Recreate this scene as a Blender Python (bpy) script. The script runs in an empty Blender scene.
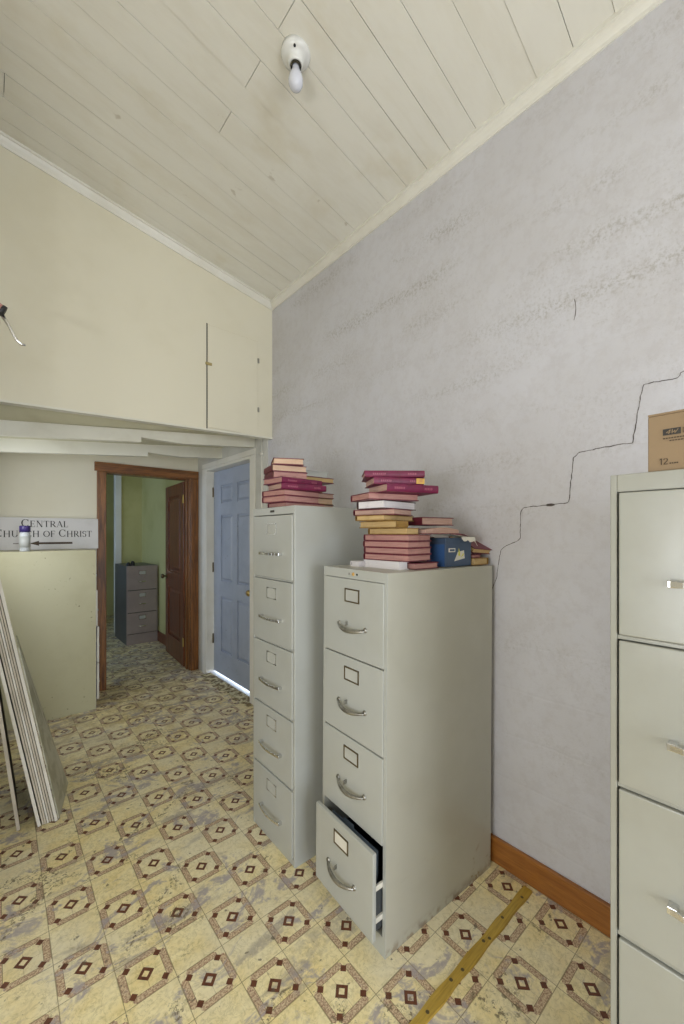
import bpy, bmesh, math, random
from mathutils import Vector, Matrix
random.seed(7)
S = bpy.context.scene
COL = S.collection
R = math.radians

# ------------------------------------------------------------------ camera
cam_d = bpy.data.cameras.new('camera')
cam = bpy.data.objects.new('camera', cam_d)
COL.objects.link(cam)
cam.location = (0, 0, 1.457)
cam.rotation_euler = (R(90), 0, R(-41.06))
cam_d.sensor_fit = 'VERTICAL'
cam_d.sensor_height = 24.0
cam_d.lens = 404.0 / 1024.0 * 24.0
cam_d.shift_y = (533.5 - 512.0) / 1024.0
cam_d.clip_start = 0.02
S.camera = cam

# ------------------------------------------------------------------ view, world, lights
S.view_settings.view_transform = 'Standard'
S.view_settings.look = 'None'
S.view_settings.gamma = 1.0
S.view_settings.use_curve_mapping = False
S.view_settings.exposure = 0.0

W = bpy.data.worlds.new('sky')
S.world = W
W.use_nodes = True
W.node_tree.nodes['Background'].inputs[0].default_value = (0.62, 0.78, 1.0, 1)
W.node_tree.nodes['Background'].inputs[1].default_value = 1.2


def area(name, loc, rot, sx, sy, power, col, spread=180):
    d = bpy.data.lights.new(name, 'AREA')
    d.shape = 'RECTANGLE'
    d.size = sx
    d.size_y = sy
    d.energy = power
    d.color = col
    d.spread = R(spread)
    o = bpy.data.objects.new(name, d)
    COL.objects.link(o)
    o.location = loc
    o.rotation_euler = rot
    return o


# light from the left, set in an added side window out of view (faces +x)
area('added_side_light', (-1.36, 0.28, 1.22), (0, R(-90), 0), 0.95, 0.62, 15, (0.96, 0.97, 0.98))
# fill light in a wide window added behind the camera (faces +y)
area('added_rear_fill', (0.1, -3.06, 1.20), (R(86), 0, 0), 2.2, 2.0, 92, (0.87, 0.92, 1.0))
# fill for the recess, in a window added out of view (faces +x)
area('added_bay_fill', (-0.27, 3.30, 1.62), (0, R(-66), 0), 0.6, 0.6, 8, (0.93, 0.96, 1.0))
# daylight through the window of the room beyond (faces +x)
area('far_room_window_daylight', (-0.46, 5.75, 1.5), (0, R(-90), 0), 1.3, 1.1, 11, (0.46, 0.66, 1.0))
# the photographer's flash, held out to the left of the camera
fd = bpy.data.lights.new('camera_flash', 'POINT')
fd.energy = 22
fd.shadow_soft_size = 0.05
fd.color = (0.93, 0.95, 1.0)
fo_ = bpy.data.objects.new('camera_flash', fd)
COL.objects.link(fo_)
fo_.location = (-1.0, 0.0, 1.42)
# daylight outside, behind the blue door
area('outdoor_daylight', (2.3, 3.6, 0.5), (0, R(90), 0), 1.0, 1.4, 50, (0.85, 0.93, 1.0))


# ------------------------------------------------------------------ mesh helpers
class MB:
    def __init__(self):
        self.v = []
        self.f = []
        self.mi = []
        self.cur = 0

    def quad(self, pts):
        n = len(self.v)
        self.v += [tuple(p) for p in pts]
        self.f.append(tuple(range(n, n + len(pts))))
        self.mi.append(self.cur)
        return self

    def hexa(self, b, t):
        """b: 4 bottom points counter-clockwise seen from above, t: 4 top points"""
        n = len(self.v)
        self.v += [tuple(p) for p in b] + [tuple(p) for p in t]
        for f in ((3, 2, 1, 0), (4, 5, 6, 7), (0, 1, 5, 4), (1, 2, 6, 5), (2, 3, 7, 6), (3, 0, 4, 7)):
            self.f.append(tuple(n + i for i in f))
            self.mi.append(self.cur)
        return self

    def box(self, x0, x1, y0, y1, z0, z1):
        if x0 > x1: x0, x1 = x1, x0
        if y0 > y1: y0, y1 = y1, y0
        if z0 > z1: z0, z1 = z1, z0
        return self.hexa([(x0, y0, z0), (x1, y0, z0), (x1, y1, z0), (x0, y1, z0)],
                         [(x0, y0, z1), (x1, y0, z1), (x1, y1, z1), (x0, y1, z1)])

    def frustum(self, x0, x1, z0, z1, y0, y1, ins):
        """raised field standing on plane y0, its top at y1 inset by ins (facing -y when y1<y0)"""
        a = [(x0, y0, z0), (x1, y0, z0), (x1, y0, z1), (x0, y0, z1)]
        b = [(x0 + ins, y1, z0 + ins), (x1 - ins, y1, z0 + ins), (x1 - ins, y1, z1 - ins), (x0 + ins, y1, z1 - ins)]
        n = len(self.v)
        self.v += a + b
        for f in ((0, 1, 5, 4), (1, 2, 6, 5), (2, 3, 7, 6), (3, 0, 4, 7), (4, 5, 6, 7)):
            self.f.append(tuple(n + i for i in f))
            self.mi.append(self.cur)
        return self

    def tube(self, path, r, seg=10, cap=True):
        path = [Vector(p) for p in path]
        rs = r if isinstance(r, (list, tuple)) else [r] * len(path)
        n0 = len(self.v)
        up = Vector((0, 0, 1))
        for i, p in enumerate(path):
            d = (path[min(i + 1, len(path) - 1)] - path[max(i - 1, 0)]).normalized()
            a = d.cross(up)
            if a.length < 1e-3: a = d.cross(Vector((0, 1, 0)))
            a.normalize()
            b = d.cross(a)
            for k in range(seg):
                t = 2 * math.pi * k / seg
                self.v.append(tuple(p + (a * math.cos(t) + b * math.sin(t)) * rs[i]))
        for i in range(len(path) - 1):
            for k in range(seg):
                k2 = (k + 1) % seg
                self.f.append((n0 + i * seg + k, n0 + i * seg + k2, n0 + (i + 1) * seg + k2, n0 + (i + 1) * seg + k))
                self.mi.append(self.cur)
        if cap:
            self.f.append(tuple(n0 + k for k in range(seg))); self.mi.append(self.cur)
            self.f.append(tuple(n0 + (len(path) - 1) * seg + k for k in reversed(range(seg)))); self.mi.append(self.cur)
        return self

    def lathe(self, prof, c=(0, 0, 0), axis='z', seg=32):
        """prof: list of (radius, height along axis)"""
        n0 = len(self.v)
        for r, h in prof:
            for k in range(seg):
                t = 2 * math.pi * k / seg
                a, b = r * math.cos(t), r * math.sin(t)
                p = {'z': (a, b, h), 'y': (a, h, b), 'x': (h, a, b)}[axis]
                self.v.append((p[0] + c[0], p[1] + c[1], p[2] + c[2]))
        for i in range(len(prof) - 1):
            for k in range(seg):
                k2 = (k + 1) % seg
                self.f.append((n0 + i * seg + k, n0 + i * seg + k2, n0 + (i + 1) * seg + k2, n0 + (i + 1) * seg + k))
                self.mi.append(self.cur)
        return self

    def build(self, name, mats, parent=None, bevel=0, smooth=False, mat=None, recalc=True):
        me = bpy.data.meshes.new(name)
        me.from_pydata(self.v, [], self.f)
        if not isinstance(mats, (list, tuple)): mats = [mats]
        for m in mats: me.materials.append(m)
        for p, i in zip(me.polygons, self.mi): p.material_index = i
        if recalc:
            bm = bmesh.new(); bm.from_mesh(me)
            bmesh.ops.recalc_face_normals(bm, faces=bm.faces)
            bm.to_mesh(me); bm.free()
        if smooth:
            for p in me.polygons: p.use_smooth = True
        o = bpy.data.objects.new(name, me)
        COL.objects.link(o)
        if parent: o.parent = parent
        if mat is not None: o.matrix_local = mat
        if bevel:
            b = o.modifiers.new('bevel', 'BEVEL')
            b.width = bevel; b.segments = 2; b.limit_method = 'ANGLE'; b.angle_limit = R(40)
        return o


def tag(o, label=None, cat=None, group=None, kind=None):
    if label: o['label'] = label
    if cat: o['category'] = cat
    if group: o['group'] = group
    if kind: o['kind'] = kind
    return o


def thing(name, label, cat, loc=(0, 0, 0), rotz=0, group=None, rot=None):
    o = bpy.data.objects.new(name, None)
    o.empty_display_size = 0.1
    COL.objects.link(o)
    o.location = loc
    o.rotation_euler = rot if rot else (0, 0, R(rotz))
    return tag(o, label, cat, group)


# ------------------------------------------------------------------ material helpers
class E_:
    """tiny expression wrapper around shader math nodes"""
    def __init__(s, nt, sock): s.nt = nt; s.s = sock
    def _op(s, op, *o):
        n = s.nt.nodes.new('ShaderNodeMath'); n.operation = op
        for i, q in enumerate((s,) + o):
            if isinstance(q, E_): s.nt.links.new(q.s, n.inputs[i])
            else: n.inputs[i].default_value = q
        return E_(s.nt, n.outputs[0])
    def __add__(s, o): return s._op('ADD', o)
    def __sub__(s, o): return s._op('SUBTRACT', o)
    def __mul__(s, o): return s._op('MULTIPLY', o)
    def __truediv__(s, o): return s._op('DIVIDE', o)
    def lt(s, o): return s._op('LESS_THAN', o)
    def gt(s, o): return s._op('GREATER_THAN', o)
    def abs(s): return s._op('ABSOLUTE')
    def fl(s): return s._op('FLOOR')
    def mod(s, o): return s._op('FLOORED_MODULO', o)
    def max(s, o): return s._op('MAXIMUM', o)
    def min(s, o): return s._op('MINIMUM', o)
    def inv(s): return s._op('MULTIPLY', -1.0)._op('ADD', 1.0)
    def smooth(s, a, b):
        n = s.nt.nodes.new('ShaderNodeMapRange'); n.interpolation_type = 'SMOOTHSTEP'
        s.nt.links.new(s.s, n.inputs['Value'])
        n.inputs['From Min'].default_value = a; n.inputs['From Max'].default_value = b
        return E_(s.nt, n.outputs['Result'])


def newmat(name):
    m = bpy.data.materials.new(name); m.use_nodes = True
    nt = m.node_tree
    return m, nt, nt.nodes['Principled BSDF']


def coord(nt, scale=(1, 1, 1), loc=(0, 0, 0), rot=(0, 0, 0), which='Object'):
    tc = nt.nodes.new('ShaderNodeTexCoord'); mp = nt.nodes.new('ShaderNodeMapping')
    nt.links.new(tc.outputs[which], mp.inputs[0])
    mp.inputs['Scale'].default_value = scale
    mp.inputs['Location'].default_value = loc
    mp.inputs['Rotation'].default_value = rot
    return mp.outputs[0]


def geo(nt, scale=(1, 1, 1), loc=(0, 0, 0), rot=(0, 0, 0)):
    g = nt.nodes.new('ShaderNodeNewGeometry'); mp = nt.nodes.new('ShaderNodeMapping')
    nt.links.new(g.outputs['Position'], mp.inputs[0])
    mp.inputs['Scale'].default_value = scale
    mp.inputs['Location'].default_value = loc
    mp.inputs['Rotation'].default_value = rot
    return mp.outputs[0]


def noise(nt, vec, scale, detail=4, rough=0.55, dist=0.0):
    n = nt.nodes.new('ShaderNodeTexNoise')
    nt.links.new(vec, n.inputs['Vector'])
    n.inputs['Scale'].default_value = scale
    n.inputs['Detail'].default_value = detail
    n.inputs['Roughness'].default_value = rough
    n.inputs['Distortion'].default_value = dist
    return E_(nt, n.outputs[0])


def mix(nt, fac, a, b):
    n = nt.nodes.new('ShaderNodeMix'); n.data_type = 'RGBA'
    if isinstance(fac, E_): nt.links.new(fac.s, n.inputs[0])
    else: n.inputs[0].default_value = fac
    for i, q in ((6, a), (7, b)):
        if isinstance(q, (tuple, list)): n.inputs[i].default_value = tuple(q)[:3] + (1,)
        else: nt.links.new(q, n.inputs[i])
    return n.outputs[2]


def bump(nt, bs, h, strength=0.3, dist=0.01):
    b = nt.nodes.new('ShaderNodeBump')
    b.inputs['Strength'].default_value = strength
    b.inputs['Distance'].default_value = dist
    nt.links.new(h.s if isinstance(h, E_) else h, b.inputs['Height'])
    nt.links.new(b.outputs[0], bs.inputs['Normal'])


def srgb(r, g, b):
    f = lambda c: (c / 255 / 12.92) if c / 255 <= 0.04045 else ((c / 255 + 0.055) / 1.055) ** 2.4
    return (f(r), f(g), f(b))


def sc(c, k): return tuple(x * k for x in c)


def paint(name, c, c2=None, scale=6, rough=0.5, lo=0.42, hi=0.66, bmp=0.05, bscale=60, metal=0.0, speck=None, spec=0.5):
    m, nt, bs = newmat(name)
    v = geo(nt)
    f = noise(nt, v, scale, 5, 0.6).smooth(lo, hi)
    col = mix(nt, f, c, c2 if c2 else sc(c, 0.9))
    if speck:
        s = noise(nt, v, 45, 3, 0.6).smooth(0.66, 0.72)
        g = noise(nt, v, 3, 2).smooth(0.45, 0.6)
        col = mix(nt, s * g, col, speck)
    nt.links.new(col, bs.inputs['Base Color'])
    bs.inputs['Roughness'].default_value = rough
    bs.inputs['Metallic'].default_value = metal
    bs.inputs['Specular IOR Level'].default_value = spec
    if bmp: bump(nt, bs, noise(nt, v, bscale, 4), bmp, 0.01)
    return m


def wood(name, c, c2, axis='z', rough=0.4, scale=1.0, coat=0.0):
    m, nt, bs = newmat(name)
    sx = {'x': (0.6, 9, 9), 'y': (9, 0.6, 9), 'z': (9, 9, 0.6)}[axis]
    v = geo(nt, tuple(s * scale for s in sx))
    f = noise(nt, v, 4, 6, 0.65, 0.6).smooth(0.3, 0.7)
    g = noise(nt, v, 22, 3, 0.6).smooth(0.35, 0.75)
    col = mix(nt, f, c, c2)
    col = mix(nt, g * 0.45, col, sc(c2, 0.45))
    nt.links.new(col, bs.inputs['Base Color'])
    bs.inputs['Roughness'].default_value = rough
    bs.inputs['Coat Weight'].default_value = coat
    bs.inputs['Coat Roughness'].default_value = 0.15
    bump(nt, bs, g, 0.15, 0.004)
    return m


M = {}
M['cream_wall'] = paint('cream_wall', srgb(226, 220, 198), srgb(220, 213, 189), 1.2, 0.55, bmp=0.04)
M['grey_white'] = paint('grey_white', srgb(205, 203, 194), srgb(192, 190, 180), 3, 0.55, bmp=0.05)
M['beam_paint'] = paint('beam_paint', srgb(228, 225, 210), srgb(218, 214, 197), 3, 0.5, bmp=0.04)
M['soffit_paint'] = paint('soffit_paint', srgb(206, 201, 172), srgb(192, 186, 154), 2, 0.6, bmp=0.04)
M['trim_white'] = paint('trim_white', srgb(230, 227, 217), srgb(222, 218, 205), 3, 0.45, bmp=0.05)
M['green_wall'] = paint('green_wall', srgb(196, 190, 130), srgb(178, 172, 108), 1.0, 0.45, bmp=0.06)
M['plain_wall'] = paint('plain_wall', srgb(220, 214, 196), None, 2, 0.6, bmp=0.03)
M['cab_paint'] = paint('cab_paint', srgb(182, 184, 179), srgb(177, 178, 171), 2.5, 0.30, bmp=0.015, bscale=25)
M['cab_paint_olive'] = paint('cab_paint_olive', srgb(162, 162, 153), srgb(156, 155, 144), 2.5, 0.22, bmp=0.03, bscale=14)
M['cab_paint_cream'] = paint('cab_paint_cream', srgb(192, 187, 152), srgb(184, 178, 142), 2, 0.38, bmp=0.015, bscale=25, speck=srgb(110, 104, 78))
M['cab_grey'] = paint('cab_grey', srgb(164, 150, 146), srgb(154, 141, 137), 3, 0.4, bmp=0.01)
M['cab_slate'] = paint('cab_slate', srgb(84, 84, 84), srgb(74, 74, 74), 3, 0.4, bmp=0.01)
M['dark_inside'] = paint('dark_inside', srgb(70, 74, 78), None, 3, 0.5, bmp=0.0)
M['chrome'] = paint('chrome', (0.72, 0.72, 0.72), None, 3, 0.18, bmp=0, metal=1.0)
M['dull_steel'] = paint('dull_steel', (0.42, 0.41, 0.38), (0.3, 0.29, 0.26), 40, 0.35, bmp=0, metal=1.0)
M['dark_metal'] = paint('dark_metal', (0.05, 0.045, 0.03), None, 8, 0.4, bmp=0, metal=0.6)
M['bronze'] = paint('bronze', (0.16, 0.12, 0.06), None, 8, 0.4, bmp=0, metal=0.7)
M['brass'] = paint('brass', (0.55, 0.40, 0.14), None, 8, 0.3, bmp=0, metal=1.0)
M['card_white'] = paint('card_white', srgb(226, 222, 210), None, 8, 0.7, bmp=0)
M['card_grey'] = paint('card_grey', srgb(188, 189, 183), None, 8, 0.5, bmp=0)
M['blue_door'] = paint('blue_door', srgb(166, 175, 192), srgb(158, 167, 184), 4, 0.4, bmp=0.03, speck=srgb(70, 70, 70))
M['black'] = paint('black', (0.012, 0.012, 0.014), None, 8, 0.5, bmp=0)
M['black_ink'] = paint('black_ink', srgb(48, 44, 40), None, 8, 0.6, bmp=0)
M['brown_ink'] = paint('brown_ink', srgb(74, 58, 40), None, 8, 0.7, bmp=0)
M['sign_white'] = paint('sign_white', srgb(210, 207, 204), srgb(202, 199, 195), 5, 0.5, bmp=0.02)
M['cardboard'] = paint('cardboard', srgb(146, 124, 96), srgb(137, 116, 88), 9, 0.8, bmp=0.05)
M['porcelain'] = paint('porcelain', srgb(226, 226, 222), None, 9, 0.15, bmp=0)
M['dull_tan'] = paint('dull_tan', srgb(176, 158, 104), None, 9, 0.7, bmp=0)
M['torn_vinyl'] = paint('torn_vinyl', srgb(206, 196, 158), srgb(120, 102, 70), 22, 0.8, 0.42, 0.56, bmp=0.3, bscale=60)
M['daylit_sill'] = paint('daylit_sill', srgb(224, 228, 234), None, 9, 0.5, bmp=0.05)  # pale blue-white puts the daylight leaking under the door into the colour
M['oak_z'] = wood('oak_z', srgb(158, 102, 46), srgb(92, 54, 22), 'z', 0.38, coat=0.3)
M['oak_x'] = wood('oak_x', srgb(158, 102, 46), srgb(92, 54, 22), 'x', 0.38, coat=0.3)
M['base_y'] = wood('base_y', srgb(172, 112, 50), srgb(146, 90, 38), 'y', 0.4, coat=0.2)
M['dark_wood'] = wood('dark_wood', srgb(132, 66, 24), srgb(84, 40, 14), 'z', 0.35, coat=0.2)
M['strip_wood'] = wood('strip_wood', srgb(202, 170, 76), srgb(184, 150, 60), 'x', 0.45)
M['cover_maroon'] = paint('cover_maroon', srgb(112, 38, 54), srgb(98, 30, 44), 30, 0.45, bmp=0.06, bscale=200)
M['cover_magenta'] = paint('cover_magenta', srgb(114, 28, 66), srgb(98, 22, 54), 30, 0.42, bmp=0.06, bscale=200)
M['cover_ochre'] = paint('cover_ochre', srgb(150, 116, 56), srgb(124, 90, 44), 30, 0.5, bmp=0.06, bscale=200)
M['cover_dark'] = paint('cover_dark', srgb(70, 50, 48), None, 30, 0.5, bmp=0.06, bscale=200)
M['gold'] = paint('gold', srgb(158, 84, 104), None, 30, 0.5, bmp=0)
M['yellow_label'] = paint('yellow_label', srgb(214, 176, 84), srgb(190, 140, 90), 40, 0.6, bmp=0)
M['box_blue'] = paint('box_blue', srgb(72, 90, 116), srgb(64, 82, 106), 12, 0.5, bmp=0.05)
M['box_blue_edge'] = paint('box_blue_edge', srgb(54, 90, 142), None, 12, 0.5, bmp=0.05)
M['sticker_yellow'] = paint('sticker_yellow', srgb(220, 214, 80), None, 12, 0.6, bmp=0)
M['blue_cap'] = paint('blue_cap', srgb(62, 48, 110), None, 12, 0.35, bmp=0)
M['bottle_body'] = paint('bottle_body', srgb(206, 208, 208), srgb(180, 184, 186), 60, 0.25, bmp=0)
M['pink_plastic'] = paint('pink_plastic', srgb(190, 140, 128), None, 12, 0.4, bmp=0)
M['crack'] = paint('crack', srgb(84, 76, 70), None, 12, 0.9, bmp=0)
M['board_face'] = paint('board_face', srgb(170, 166, 148), srgb(186, 182, 164), 3, 0.25, bmp=0.02)
M['board_edge'] = paint('board_edge', srgb(220, 215, 203), srgb(206, 199, 184), 9, 0.7, bmp=0.05)
M['board_edge_dull'] = paint('board_edge_dull', srgb(196, 186, 168), srgb(180, 170, 152), 9, 0.7, bmp=0.05)
M['board_brown'] = paint('board_brown', srgb(120, 108, 88), srgb(98, 88, 70), 12, 0.7, bmp=0.05)
M['folder'] = paint('folder', srgb(128, 142, 158), None, 12, 0.6, bmp=0)


def pages(name, c, c2):
    m, nt, bs = newmat(name)
    v = geo(nt, (1, 1, 60))
    f = noise(nt, v, 14, 3, 0.7).smooth(0.35, 0.7)
    v2 = geo(nt)
    g = noise(nt, v2, 16, 3).smooth(0.55, 0.75)
    col = mix(nt, f, c, c2)
    col = mix(nt, g * 0.5, col, sc(c2, 0.75))
    nt.links.new(col, bs.inputs['Base Color'])
    bs.inputs['Roughness'].default_value = 0.75
    return m


M['pg_pink'] = pages('pg_pink', srgb(194, 148, 138), srgb(168, 118, 112))
M['pg_tan'] = pages('pg_tan', srgb(202, 170, 156), srgb(180, 144, 128))
M['pg_yellow'] = pages('pg_yellow', srgb(208, 180, 128), srgb(186, 154, 104))
M['pg_white'] = pages('pg_white', srgb(240, 236, 236), srgb(228, 222, 224))
M['pg_cream'] = pages('pg_cream', srgb(218, 188, 160), srgb(200, 166, 138))


# ---- floor vinyl: six-inch squares, every other one with a bordered medallion
def floor_mat():
    m, nt, bs = newmat('vinyl_floor')
    g = nt.nodes.new('ShaderNodeNewGeometry')
    sp = nt.nodes.new('ShaderNodeSeparateXYZ')
    nt.links.new(g.outputs['Position'], sp.inputs[0])
    X, Y = E_(nt, sp.outputs[0]), E_(nt, sp.outputs[1])
    sh2 = Y.lt(0.752)                       # second sheet beyond the seam strip
    a = R(-0.59)
    T = 0.1534
    dx = X - 0.692
    dy = Y - 1.125 - sh2 * 0.0986
    u = (dx * math.cos(a) + dy * math.sin(a)) / T + 100.5
    v = (dy * math.cos(a) - dx * math.sin(a)) / T + 100.5
    cu, cv = u.fl(), v.fl()
    deco = (cu + cv).mod(2.0).lt(0.5)
    lu = (u - cu) - 0.5
    lv = (v - cv) - 0.5
    au, av = lu.abs(), lv.abs()
    d1 = ((lu + lv) * 0.7071).abs()
    d2 = ((lu - lv) * 0.7071).abs()
    dm = d1.max(d2)
    mx = au.max(av)
    ring = dm.lt(0.124) * dm.gt(0.058)
    # small corner squares: centre on the diagonals, sides along the diagonals
    sq = ((d1 - 0.447).abs().max(d2)).lt(0.062).max(((d2 - 0.447).abs().max(d1)).lt(0.062))
    cut = dm.lt(0.495)
    mn = au.min(av)
    band = mx.gt(0.352) * mx.lt(0.490) * mn.lt(0.34) * dm.lt(0.555)
    bandline = ((mx - 0.352).abs().lt(0.006)).max((mx - 0.487).abs().lt(0.006)) * mn.lt(0.34) * dm.lt(0.555)
    thin = au.min(av).lt(0.006) * mx.lt(0.365) * dm.gt(0.118)
    octl = ((dm - 0.40).abs().lt(0.005)) * mx.lt(0.365)
    grout = mx.gt(0.4925)
    vec = g.outputs['Position']
    n1 = noise(nt, vec, 9, 5, 0.6).smooth(0.35, 0.7)
    n2 = noise(nt, vec, 60, 3, 0.6).smooth(0.4, 0.7)
    cream = mix(nt, n1, srgb(252, 238, 190), srgb(244, 224, 162))
    cream = mix(nt, n2 * 0.4, cream, srgb(196, 180, 120))
    # paler washed-out areas
    n0 = noise(nt, vec, 1.7, 4, 0.6).smooth(0.42, 0.62)
    cream = mix(nt, n0 * 0.5, cream, srgb(230, 224, 204))
    # fine olive veining printed on the squares
    vn = (noise(nt, vec, 22, 4, 0.6, 1.5) - 0.5).abs().smooth(0.03, 0.0)
    cream = mix(nt, vn * 0.35, cream, srgb(176, 162, 104))
    speck = noise(nt, vec, 170, 3, 0.8).smooth(0.42, 0.6)
    bandc = mix(nt, speck, srgb(222, 200, 164), srgb(160, 124, 100))
    brown = mix(nt, n2, srgb(112, 66, 44), srgb(90, 50, 36))
    col = mix(nt, thin * 0.35 * deco, cream, srgb(150, 130, 90))
    col = mix(nt, band * deco, col, bandc)
    col = mix(nt, bandline * deco * 0.7, col, srgb(110, 88, 64))
    # worn patches where the print has faded to grey-purple
    s1 = noise(nt, geo(nt, (1.0, 1.4, 1), (3.1, 1.7, 0), (0, 0, 0.5)), 4.2, 5, 0.66, 1.0).smooth(0.54, 0.62)
    s2 = noise(nt, vec, 30, 4, 0.7).smooth(0.32, 0.52)
    far = Y.smooth(2.4, 4.2)
    col = mix(nt, s1 * s2 * 0.85, col, srgb(172, 162, 164))
    # long soft streaks
    s3 = noise(nt, geo(nt, (0.7, 3.0, 1), (0, 0, 0), (0, 0, 0.9)), 2.4, 4, 0.6, 0.6).smooth(0.54, 0.66)
    col = mix(nt, s3 * s2 * 0.6, col, srgb(158, 148, 140))
    col = mix(nt, ring.max(sq) * deco, col, brown)
    col = mix(nt, grout * 0.75, col, srgb(136, 120, 86))
    # brown flecked dirt in trails
    t1 = noise(nt, geo(nt, (1, 1, 1), (9, 4, 0)), 3.1, 4, 0.6, 1.2).smooth(0.56, 0.64)
    t2 = noise(nt, geo(nt, (1, 1, 1), (5, 2, 0)), 60, 4, 0.75).smooth(0.5, 0.58)
    col = mix(nt, t1 * t2 * 0.85, col, srgb(112, 98, 72))
    t3 = noise(nt, geo(nt, (1, 1, 1), (15, 2, 0)), 24, 3, 0.6).smooth(0.66, 0.70)
    col = mix(nt, t3 * 0.7, col, srgb(96, 84, 70))
    # grime trodden in towards the doorways
    t4 = noise(nt, vec, 9, 5, 0.75).smooth(0.42, 0.60)
    col = mix(nt, far * t4 * 0.45, col, srgb(140, 120, 84))
    nt.links.new(col, bs.inputs['Base Color'])
    rr = (n1 * 0.18 + 0.30)
    nt.links.new(rr.s, bs.inputs['Roughness'])
    bs.inputs['Specular IOR Level'].default_value = 0.4
    bump(nt, bs, (n1 * 0.4 + n2 * 0.2 + grout * -0.6), 0.12, 0.003)
    return m


# ---- painted block wall
def block_wall_mat():
    m, nt, bs = newmat('painted_block_wall')
    g = nt.nodes.new('ShaderNodeNewGeometry')
    sp = nt.nodes.new('ShaderNodeSeparateXYZ')
    nt.links.new(g.outputs['Position'], sp.inputs[0])
    Y, Z = E_(nt, sp.outputs[1]), E_(nt, sp.outputs[2])
    vec = g.outputs['Position']
    wob = (noise(nt, vec, 6, 3) - 0.5) * 0.02
    rowf = (Z - 1.574 + wob) / 0.1975 + 50
    row = rowf.fl()
    fz = (rowf - row - 0.5).abs()
    bed = fz.smooth(0.455, 0.497)                              # near a bed joint
    off = row.mod(2.0) * 0.5
    cf = (Y - 0.36 + wob) / 0.40 + off + 50.25
    hy = (cf - cf.fl() - 0.5).abs()
    head = hy.smooth(0.478, 0.498)
    joint = bed.max(head * 0.6)
    n1 = noise(nt, vec, 2.2, 4, 0.6).smooth(0.35, 0.65)
    n2 = noise(nt, vec, 70, 4, 0.75).smooth(0.52, 0.66)
    n3 = noise(nt, geo(nt, (1, 1, 2.2)), 1.6, 4, 0.65, 0.4).smooth(0.40, 0.66)
    col = mix(nt, n1, srgb(208, 207, 212), srgb(202, 200, 203))
    nearj = (fz.smooth(0.2, 0.5))
    n5 = noise(nt, geo(nt, (1, 1, 1), (4, 7, 1)), 60, 5, 0.8).smooth(0.46, 0.62)
    up = Z.smooth(1.2, 3.0) * 0.6 + 0.4
    col = mix(nt, n5 * n3 * (nearj * 0.5 + 0.12) * up, col, srgb(146, 140, 126))
    col = mix(nt, n2 * n3 * 0.25, col, srgb(150, 142, 130))
    n4 = noise(nt, vec, 22, 5, 0.75).smooth(0.46, 0.62)
    col = mix(nt, n4 * 0.16, col, srgb(176, 168, 166))
    nt.links.new(col, bs.inputs['Base Color'])
    bs.inputs['Roughness'].default_value = 0.6
    h = noise(nt, vec, 130, 4, 0.7) * 0.35 + noise(nt, vec, 12, 3) * 0.5 - joint * 0.22
    bump(nt, bs, h, 0.28, 0.006)
    return m


def ceiling_mat():
    m, nt, bs = newmat('ceiling_board_paint')
    v = geo(nt, (0.9, 3, 1))
    f = noise(nt, v, 3.2, 5, 0.65, 0.3).smooth(0.38, 0.68)
    v2 = geo(nt)
    g = noise(nt, v2, 2.6, 4, 0.6).smooth(0.55, 0.75)
    col = mix(nt, f, srgb(230, 227, 216), srgb(225, 221, 208))
    col = mix(nt, g * 0.4, col, srgb(210, 200, 174))
    h = noise(nt, v2, 9, 3, 0.6).smooth(0.70, 0.76)
    col = mix(nt, h * 0.4, col, srgb(160, 144, 112))
    nt.links.new(col, bs.inputs['Base Color'])
    bs.inputs['Roughness'].default_value = 0.5
    bump(nt, bs, noise(nt, geo(nt, (1, 14, 1)), 7, 5, 0.6), 0.12, 0.004)
    return m


def cab_side_mat():
    """body paint of the front cabinet with rusty brown smears near its foot"""
    m, nt, bs = newmat('cab_paint_rusty')
    g = nt.nodes.new('ShaderNodeNewGeometry')
    sp = nt.nodes.new('ShaderNodeSeparateXYZ')
    nt.links.new(g.outputs['Position'], sp.inputs[0])
    Z = E_(nt, sp.outputs[2])
    vec = g.outputs['Position']
    f = noise(nt, vec, 2.5, 4).smooth(0.4, 0.65)
    col = mix(nt, f, srgb(186, 184, 171), srgb(179, 177, 163))
    r = noise(nt, geo(nt, (1, 1, 1.5)), 16, 5, 0.7, 0.5).smooth(0.56, 0.68)
    low = Z.smooth(0.34, 0.02) * noise(nt, vec, 3.0, 3).smooth(0.42, 0.55)
    col = mix(nt, r * low * 0.75, col, srgb(140, 112, 64))
    e = Z.smooth(0.05, 0.0)
    col = mix(nt, e * noise(nt, vec, 30, 3).smooth(0.4, 0.6) * 0.6, col, srgb(120, 92, 56))
    nt.links.new(col, bs.inputs['Base Color'])
    bs.inputs['Roughness'].default_value = 0.34
    bump(nt, bs, noise(nt, vec, 8, 3), 0.03, 0.01)
    return m


M['floor'] = floor_mat()
M['block_wall'] = block_wall_mat()
M['ceiling'] = ceiling_mat()
M['cab_rusty'] = cab_side_mat()


def struct(o): o['kind'] = 'structure'; return o


# ------------------------------------------------------------------ SETTING
XR = 1.70            # face of the right wall
XL = -1.30           # main left wall
XP = -0.20           # left wall of the deeper part
YR = -3.00           # rear wall
YU = 2.80            # face of the upper (loft) wall
YB = 4.30            # wall holding the wooden door
ceilz = lambda x: 3.29 + 0.165 * (1.68 - x)

struct(MB().box(XL - 0.3, 3.2, YR - 0.3, 8.4, -0.12, 0).build('floor', M['floor']))

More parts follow.
